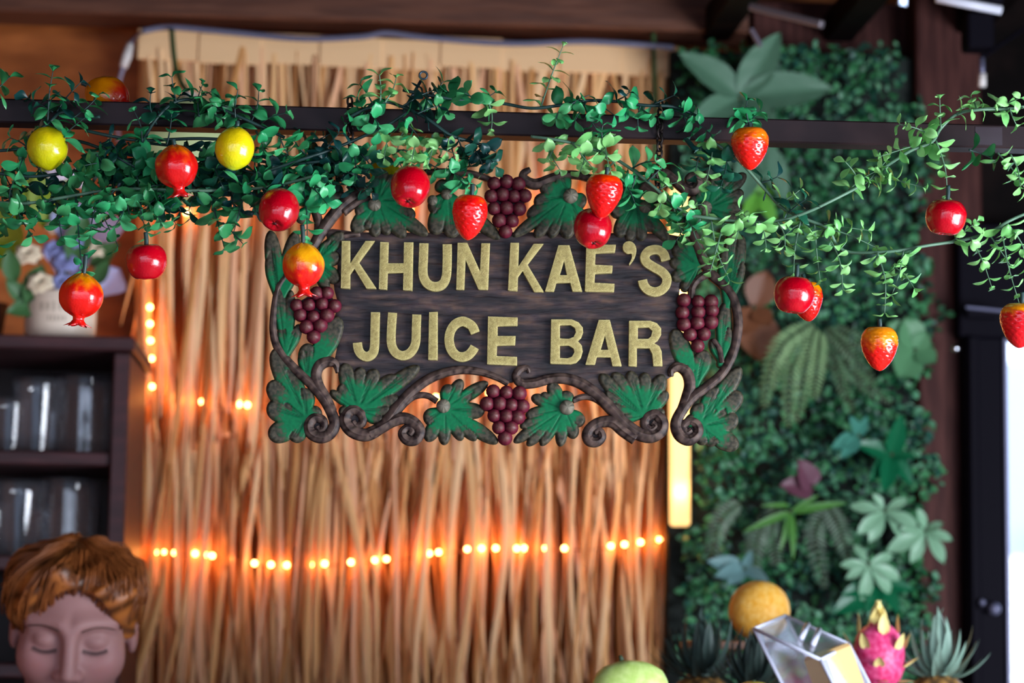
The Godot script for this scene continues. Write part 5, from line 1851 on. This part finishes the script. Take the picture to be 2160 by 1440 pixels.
func build_garlands():
	M.vine_stem = mat(rc(32, 56, 52), 0.4)
	M.vine_light = mat(rc(84, 116, 92), 0.4)
	for i in 5: box_leaves.append(leaf_mesh([0.6, 0.66, 0.56, 0.7, 0.6][i], [0.35, 0.2, 0.45, 0.3, 0.5][i], [1.1, 0.7, 1.7, 1.0, 1.4][i], 0.62, 7, 4, 0.0, 0.6))
	var cols := [
		[[18, 66, 52], [26, 80, 58], [14, 52, 50]],                 # dark blue green
		[[44, 122, 70], [34, 106, 62], [60, 134, 80]],              # mid green
		[[122, 182, 104], [104, 168, 94], [136, 192, 118]],         # pale yellow green
		[[48, 152, 92], [40, 136, 84], [70, 164, 104]]]             # fresh green
	for set_ in cols:
		var row: Array = []
		for c in set_:
			var m := leafy(rc(c[0], c[1], c[2]), 0.32, 0.3)
			row.append(m)
		tones.append(row)
	var gl := "boxwood garlands wound along the steel rail"
	garland("green boxwood garland hanging low under the rail's left end, fruit on its tips", gl,
		[[-40, 425, 60, 428, 140, 415, 220, 402, 300, 398, 400, 402, 500, 400, 580, 392, 660, 372]], 0.034,
		[[60, 428, 12, 474, 1], [110, 420, 66, 474, 1], [160, 415, 172, 572, 3], [195, 408, 250, 520, 1], [240, 402, 212, 470, 1], [260, 400, 275, 470, 3], [300, 398, 312, 494, 1], [330, 400, 372, 474, 1], [350, 402, 300, 440, 3], [420, 404, 398, 446, 0], [440, 404, 474, 526, 1], [470, 470, 514, 516, 1], [520, 400, 492, 494, 1], [555, 396, 604, 436, 0], [600, 392, 560, 372, 3], [640, 404, 648, 504, 3], [640, 380, 690, 430, 3], [500, 400, 540, 380, 3], [-20, 200, 22, 160, 1], [20, 425, 30, 380, 1], [-10, 470, 0, 540, 1], [120, 430, 130, 500, 1], [215, 415, 190, 500, 3], [30, 430, 70, 500, 1], [300, 410, 340, 470, 1], [265, 420, 240, 480, 3]])
	garland("dense dark tangle of boxwood behind the lemons under the rail at the left", gl,
		[[-40, 320, 60, 312, 110, 297, 160, 297, 210, 312, 300, 352, 380, 385, 470, 402], [-40, 360, 60, 372, 150, 362, 250, 340, 350, 330, 450, 338, 560, 330]], 0.004, [[60, 312, 20, 290, 3], [60, 318, 40, 360, 3]], [-10, 330, 420, 400, 23, 75.0, [0, 0, 1, 1]])
	garland("dark boxwood tangle hanging between the right-hand lemon and the sign's left corner", gl,
		[[300, 300, 400, 312, 500, 330, 600, 345, 700, 330], [480, 350, 570, 372, 640, 366, 700, 350]], 0.002, [[420, 330, 460, 380, 1]], [430, 310, 730, 380, 19, 75.0, [0, 0, 1, 3]])
	garland("tangled boxwood runners between the red pomegranate and the rail", gl,
		[[180, 275, 240, 288, 300, 296, 420, 292, 520, 298], [215, 310, 262, 340, 330, 372, 400, 390]], 0.02, [[210, 300, 250, 350, 0], [270, 300, 300, 360, 1], [390, 300, 410, 350, 0]], [190, 310, 460, 420, 17, 70.0, [0, 1, 1, 3]])
	garland("boxwood sprigs standing up over the rail at the left beside the orange pomegranate", gl,
		[[60, 290, 100, 262, 130, 236, 165, 250, 210, 246], [300, 300, 330, 250, 370, 215, 420, 212, 480, 235, 540, 262, 600, 290]], 0.022,
		[[100, 262, 112, 148, 1], [112, 236, 58, 206, 0], [120, 236, 172, 172, 0], [90, 300, 134, 236, 3], [128, 300, 182, 246, 3], [150, 252, 212, 196, 1], [330, 262, 318, 196, 0], [300, 300, 282, 232, 3], [352, 306, 362, 238, 3], [372, 216, 362, 160, 1], [400, 214, 448, 192, 1], [420, 246, 428, 176, 1], [440, 220, 482, 226, 1], [500, 276, 502, 188, 1], [524, 268, 546, 190, 1], [548, 262, 604, 238, 1], [540, 276, 556, 320, 3], [440, 232, 468, 250, 1], [590, 290, 610, 330, 3], [340, 250, 382, 200, 0]])
	garland("boxwood garland gathered round the small ring hook above the sign", gl,
		[[560, 362, 640, 335, 700, 315, 760, 290, 820, 262, 860, 236], [730, 250, 770, 230, 810, 215, 850, 226, 900, 250, 950, 285, 1000, 300, 1046, 318]], 0.024,
		[[790, 226, 758, 176, 1], [802, 214, 800, 156, 2], [812, 216, 836, 162, 2], [770, 240, 752, 204, 3], [776, 236, 800, 280, 3], [770, 240, 730, 262, 3], [850, 224, 930, 186, 0], [880, 240, 926, 224, 0], [894, 212, 936, 170, 1], [840, 246, 884, 290, 3], [870, 252, 836, 326, 2], [822, 284, 810, 334, 2], [880, 292, 868, 344, 2], [912, 284, 902, 350, 2], [936, 280, 962, 352, 0], [966, 290, 992, 344, 0], [992, 300, 1022, 356, 0], [1010, 308, 1046, 352, 0], [690, 312, 716, 280, 0], [650, 330, 620, 296, 3], [690, 322, 676, 382, 0], [742, 310, 748, 384, 3]])
	garland("boxwood garland fringe touching the sign's upper left leaves", gl,
		[[600, 350, 660, 342, 720, 335, 790, 320, 850, 318]], 0.014,
		[[604, 350, 612, 404, 3], [640, 352, 704, 392, 3], [762, 324, 790, 366, 1], [706, 340, 738, 398, 0], [570, 366, 540, 400, 0], [830, 320, 850, 358, 3], [880, 330, 935, 360, 3], [946, 350, 984, 396, 3], [968, 370, 1006, 392, 3], [790, 326, 770, 372, 0], [720, 330, 690, 362, 1], [660, 344, 640, 386, 0], [900, 310, 960, 324, 2], [850, 316, 900, 330, 2]])
	garland("boxwood runner lying along the top of the rail over the sign's middle", gl,
		[[850, 190, 930, 205, 1000, 214, 1060, 218, 1120, 228, 1180, 222, 1240, 212, 1300, 214, 1360, 222, 1420, 225, 1470, 245]], 0.016,
		[[1140, 228, 1188, 96, 2], [1030, 216, 1036, 276, 2], [1010, 215, 1046, 194, 1], [1000, 215, 980, 196, 1], [1230, 214, 1264, 282, 3], [1236, 215, 1212, 256, 3], [1262, 214, 1298, 244, 3], [1296, 214, 1328, 194, 0], [1352, 220, 1346, 268, 3], [1374, 222, 1424, 200, 0], [1416, 228, 1502, 286, 3], [1440, 238, 1474, 304, 3], [1186, 224, 1172, 250, 1], [960, 210, 936, 186, 1], [910, 204, 936, 240, 1], [1316, 218, 1370, 244, 3], [1580, 264, 1576, 210, 3], [1584, 262, 1606, 234, 3], [1576, 262, 1554, 246, 3], [1200, 222, 1244, 200, 1]])
	garland("pale boxwood garland falling from the rail over the double fruit on the sign", gl,
		[[1120, 288, 1180, 296, 1240, 310, 1300, 336, 1360, 378, 1420, 430, 1456, 456]], 0.03,
		[[1150, 292, 1182, 360, 2], [1172, 296, 1156, 336, 2], [1206, 300, 1252, 356, 2], [1228, 306, 1224, 362, 2], [1256, 300, 1300, 350, 2], [1276, 290, 1288, 362, 2], [1300, 336, 1266, 372, 2], [1332, 356, 1384, 340, 1], [1366, 382, 1402, 344, 3], [1390, 400, 1430, 384, 2], [1398, 410, 1388, 446, 2], [1420, 430, 1444, 500, 2], [1430, 440, 1482, 430, 2], [1456, 456, 1496, 548, 2], [1444, 452, 1426, 508, 1], [1270, 290, 1272, 262, 3], [1300, 370, 1340, 430, 3], [1340, 370, 1324, 420, 3], [1412, 424, 1460, 478, 3]])
	garland("pale boxwood garland drooping in a low curve before the plant wall, strawberries on its tips", gl,
		[[1500, 296, 1560, 340, 1610, 395, 1650, 438, 1700, 462, 1745, 482, 1765, 515, 1795, 532, 1880, 530, 1960, 517, 2030, 506, 2090, 488, 2130, 465, 2190, 440]], 0.032,
		[[1480, 306, 1466, 372, 0], [1506, 300, 1490, 384, 2], [1534, 322, 1520, 396, 0], [1600, 388, 1642, 372, 0], [1640, 430, 1690, 398, 2], [1690, 460, 1674, 578, 2], [1700, 464, 1640, 520, 2], [1718, 470, 1730, 592, 2], [1736, 478, 1778, 612, 2], [1748, 482, 1852, 524, 2], [1738, 472, 1834, 486, 2], [1850, 532, 1866, 662, 2], [1906, 528, 1880, 626, 2], [1882, 560, 1930, 610, 2], [2010, 508, 2062, 466, 2], [2048, 502, 2092, 606, 2], [2084, 490, 2132, 560, 2], [2112, 478, 2150, 640, 2], [2124, 470, 2170, 560, 2], [1664, 448, 1700, 420, 0]])
	garland("pale boxwood garland climbing to the rail's right end, flat-topped apple hanging from it", gl,
		[[1440, 452, 1500, 460, 1570, 468, 1640, 466, 1700, 448, 1760, 420, 1820, 388, 1870, 350, 1920, 318, 1965, 300, 1985, 270, 2020, 240, 2070, 231, 2120, 230, 2180, 222]], 0.044,
		[[1985, 270, 1982, 206, 2], [1974, 296, 1998, 414, 2], [1966, 296, 1856, 330, 2], [1972, 290, 1896, 262, 2], [1872, 352, 1800, 398, 2], [1850, 372, 1950, 396, 2], [1830, 384, 1872, 336, 2], [1812, 392, 1782, 340, 2], [1790, 402, 1846, 362, 2], [1580, 468, 1558, 438, 2], [1600, 468, 1616, 524, 2], [1556, 466, 1552, 506, 2], [1640, 468, 1656, 520, 2], [2020, 242, 2100, 226, 2], [2100, 230, 2154, 206, 2], [2130, 228, 2144, 264, 2], [2060, 232, 2046, 204, 2], [2104, 322, 2164, 402, 2], [2044, 316, 2092, 334, 1], [2132, 326, 2152, 396, 2], [1500, 462, 1540, 594, 2], [1528, 466, 1498, 574, 2]])

func noise01(n: FastNoiseLite, p: Vector3) -> float:
	return 0.5 + 0.5 * n.get_noise_3d(p.x, p.y, p.z)

func fruit_mesh(kind: String, rx: float, ry: float, seed_: int, top_c: Color, low_c: Color, blend_at: float, soft: float) -> ArrayMesh:
	var n := FastNoiseLite.new()
	n.seed = seed_
	n.frequency = 1.3
	n.fractal_octaves = 3
	var rows: Array = []
	var cols: Array = []
	var nv := 72 if kind == "strawberry" else 44
	var nu := 90 if kind == "strawberry" else 56
	for i in nv + 1:
		var v := float(i) / nv                                  # 0 at the bottom, 1 at the top
		var a := (v - 0.5) * PI
		var row := PackedVector3Array()
		var cr := PackedColorArray()
		for k in nu:
			var b := TAU * k / nu
			var d := Vector3(cos(a) * cos(b), sin(a), cos(a) * sin(b))
			var p := d
			match kind:
				"apple":
					var c := cos(a)
					var r := pow(c, 0.82) * (1.0 + 0.06 * sin(a))
					var dip := 0.26 * exp(-pow(c / 0.32, 2.0)) if a > 0 else (0.2 + 0.03 * cos(b * 5.0)) * exp(-pow(c / 0.3, 2.0))
					var y := sin(a) * (1.0 - dip) * (1.0 if a > 0 else 1.0)
					p = Vector3(cos(b) * r * (0.94 + (0.0 if a > 0 else 0.02 * cos(b * 5.0) * sin(a))), y, sin(b) * r * 0.94)
				"lemon":
					var r := pow(cos(a), 0.92)
					var tip := 0.07 * exp(-pow(cos(a) / 0.3, 2.0))
					p = Vector3(cos(b) * r, sin(a) * (0.95 + tip), sin(b) * r)
				"pomegranate":
					var ridges := 1.0 + 0.02 * cos(b * 6.0 + 1.0)
					p = d * ridges
					if a > 0.9: p.y += 0.1 * (a - 0.9)
				"strawberry":
					var t := 1.0 - v                             # 0 at the top
					var r := pow(maxf(sin(PI * pow(clampf(t, 0, 1), 0.66)), 0.0), 0.56)
					var y := 1.0 - 2.0 * t
					if t < 0.12: y -= 0.16 * exp(-pow(r / 0.4, 2.0))
					# seeds sit in small pits set in rows
					var su: float = b * 13.0 / TAU + (0.5 if int(floor(t * 13.0)) % 2 else 0.0)
					var fu: float = su - floor(su) - 0.5
					var fv: float = t * 13.0 - floor(t * 13.0) - 0.5
					var pit := exp(-(fu * fu * 34.0 + fv * fv * 26.0)) * smoothstep(0.1, 0.25, t) * (1.0 - smoothstep(0.9, 1.0, t))
					r *= 1.0 - 0.05 * pit
					p = Vector3(cos(b) * r, y, sin(b) * r)
			p *= 1.0 + 0.03 * n.get_noise_3d(d.x * 0.8, d.y * 0.8, d.z * 0.8)
			row.append(Vector3(p.x * rx, p.y * ry, p.z * rx))
			var q := n.get_noise_3d(d.x * 1.4, d.y * 0.7 + 3.0, d.z * 1.4)
			var w := smoothstep(blend_at - soft, blend_at + soft, v + 0.22 * q)
			cr.append(low_c.lerp(top_c, w) * (1.0 + 0.14 * q))
		rows.append(row)
		cols.append(cr)
	var st := st_new()
	rows_mesh(st, rows, true, true, cols)
	return done(st)

func hang_fruit(kind: String, label: String, x: float, y: float, hw: float, hh: float, tilt: float, z: float, top_c: Color, low_c: Color, blend_at := 0.7, soft := 0.15, lean := 0.0, stem_px := 26.0):
	var s := scale_at(z)
	var at := P(x, y, z)
	var o := thing(kind, label, "toy fruit", at, "plastic fruit hung on the garlands")
	var turn := Basis(Vector3.BACK, deg_to_rad(tilt)) * Basis(Vector3.RIGHT, deg_to_rad(lean))
	o.basis = turn
	var rx := hw * s
	var ry := hh * s
	put("body", fruit_mesh(kind, rx, ry, int(x + y), top_c, low_c, blend_at, soft), M.toy, o)
	var y0: float = {"apple": ry * 0.7, "lemon": ry * 1.0, "pomegranate": ry * 0.98, "strawberry": ry * 0.82}[kind]
	if stem_px > 0.0:
		put("stem", tube(smooth3([Vector3(0, y0, 0), Vector3(0.0005, y0 + stem_px * s * 0.5, 0.0003), Vector3(0, y0 + stem_px * s, 0)], 4), [0.0021], 8), M.vine_stem, o)
	if kind == "strawberry" or kind == "lemon":
		for i in 5:
			var a := TAU * i / 5.0 + 0.4
			var d := Vector3(cos(a), 0.25, sin(a))
			put("sepal", box_leaves[0], tones[1][i % 3], o, aim(Vector3(0, y0, 0), d, Vector3(0, 1, 0.1), rx * 0.42))
	if kind == "pomegranate":                                # the crown: a short neck that opens into six points
		var rows: Array = []
		var cols: Array = []
		var c1 := low_c
		var prof := [[0.36, -0.88, 0.0], [0.27, -1.02, 0.0], [0.26, -1.14, 0.0], [0.34, -1.27, 0.3], [0.54, -1.42, 1.0], [0.49, -1.41, 0.9], [0.28, -1.26, 0.2], [0.2, -1.1, 0.0], [0.0, -1.06, 0.0]]
		for q in prof:
			var row := PackedVector3Array()
			var cr := PackedColorArray()
			for k in 36:
				var b := TAU * k / 36.0
				var pt := 0.5 + 0.5 * cos(b * 6.0)
				var rr: float = q[0] * (1.0 + 0.26 * q[2] * (pt - 0.5) * 2.0)
				row.append(Vector3(cos(b) * rr * rx, (q[1] - 0.1 * q[2] * (pt - 0.6)) * ry, sin(b) * rr * rx))
				cr.append(c1.lerp(lin(150, 24, 30), q[2] * 0.4))
			rows.append(row)
			cols.append(cr)
		var st := st_new()
		rows_mesh(st, rows, true, false, cols)
		put("crown", done(st), M.toy, o)
	elif kind == "apple":
		put("blossom_end", lathe([[0.0, -ry * 0.85], [rx * 0.07, -ry * 0.86], [rx * 0.1, -ry * 0.8], [0.0, -ry * 0.76]], 10), M.dark_end, o)

func build_fruit():
	M.toy = vcol(0.24)
	M.toy.clearcoat_enabled = true
	M.toy.clearcoat = 0.6
	M.toy.clearcoat_roughness = 0.12
	M.toy.heightmap_enabled = true
	M.toy.heightmap_scale = 0.012
	M.toy.heightmap_texture = noise_tex(91, 0.03, Color.BLACK, Color.WHITE, 3)
	M.toy.uv1_triplanar = true
	M.toy.uv1_scale = Vector3(22, 22, 22)
	M.dark_end = mat(rc(70, 14, 18), 0.5)
	var red := lin(176, 4, 26)
	var deep := lin(128, 4, 24)
	var bright := lin(224, 20, 16)
	var orange := lin(236, 138, 10)
	var scarlet := lin(222, 26, 20)
	var yellow := lin(228, 198, 14)
	var lime := lin(200, 200, 24)
	hang_fruit("apple", "glossy red apple overlapping the sign's upper left corner leaf", 588, 443, 46, 46, -12, 0.055, deep, red, 0.75, 0.2, -28, 20)
	hang_fruit("apple", "glossy crimson apple in front of the leaf right of the sign's top left knob", 865, 394, 45, 46, -6, 0.055, red, red * 1.1, 0.5, 0.3, -24, 24)
	hang_fruit("apple", "dark red flat-topped apple hanging before the straw curtain", 309, 552, 46, 41, 3, 0.06, deep, red, 0.8, 0.12, 6, 34)
	hang_fruit("apple", "crimson apple hanging below the tilted strawberry over the letter E", 1250, 482, 44, 44, 4, 0.048, deep, red, 0.6, 0.3, -20, 14)
	hang_fruit("apple", "crimson flat-topped apple hanging before the dark post at the right", 1995, 458, 47, 42, -4, 0.06, deep, red, 0.8, 0.15, 4, 40)
	hang_fruit("apple", "crimson apple with a strawberry close behind it, before the plant wall", 1675, 622, 46, 43, -6, 0.062, deep, red, 0.8, 0.2, 2, 36)
	hang_fruit("strawberry", "red strawberry hanging just above the letter N", 990, 458, 38, 51, -4, 0.05, lin(232, 70, 10), bright, 0.88, 0.12, 4, 30)
	hang_fruit("strawberry", "tilted red strawberry directly on top of an apple", 1273, 412, 40, 50, -6, 0.068, lin(230, 60, 8), bright, 0.85, 0.16, 8, 20)
	hang_fruit("strawberry", "strawberry hanging in front of the rail right of the sign", 1582, 312, 41, 48, 2, 0.05, lin(226, 110, 14), scarlet, 0.72, 0.16, 4, 16)
	hang_fruit("strawberry", "strawberry half hidden behind the apple before the plant wall", 1702, 636, 36, 44, 8, 0.0, orange, scarlet, 0.7, 0.16, 0, 24)
	hang_fruit("strawberry", "orange-topped strawberry hanging lowest at the right", 1855, 734, 40, 50, 1, 0.06, lin(228, 132, 22), scarlet, 0.62, 0.16, 6, 22)
	hang_fruit("strawberry", "yellow-topped strawberry cut by the right edge", 2152, 685, 45, 50, -3, 0.06, lin(214, 130, 20), lin(196, 14, 26), 0.78, 0.12, 4, 30)
	hang_fruit("lemon", "yellow lemon under the rail with a bare twig across it", 100, 312, 43, 47, 8, 0.02, yellow, lin(196, 190, 14), 0.6, 0.4, 6, 16)
	hang_fruit("lemon", "yellow lemon right under the rail beside the red pomegranate", 495, 313, 42, 47, -4, 0.05, yellow, lin(208, 206, 24), 0.35, 0.3, 4, 12)
	hang_fruit("lemon", "yellow lemon hidden behind the crimson apple at the sign's top edge", 814, 372, 34, 40, 30, -0.05, yellow, lime, 0.4, 0.3, 0, 20)
	hang_fruit("pomegranate", "orange-topped pomegranate hanging before the flower pot", 171, 624, 46, 45, -5, 0.062, orange, scarlet, 0.72, 0.14, 6, 44)
	hang_fruit("pomegranate", "orange pomegranate overlapping the sign's left grapes", 640, 560, 44, 46, 3, 0.062, lin(236, 156, 16), scarlet, 0.52, 0.18, 6, 42)
	hang_fruit("pomegranate", "red pomegranate in the leaves left of the lemon", 372, 352, 45, 45, 8, 0.056, lin(222, 100, 10), lin(200, 16, 16), 0.72, 0.14, 8, 14)
	hang_fruit("pomegranate", "orange pomegranate lying on its side behind the rail", 226, 203, 44, 46, 64, -0.045, lin(206, 120, 10), lin(196, 30, 20), 0.4, 0.2, 0, 16)
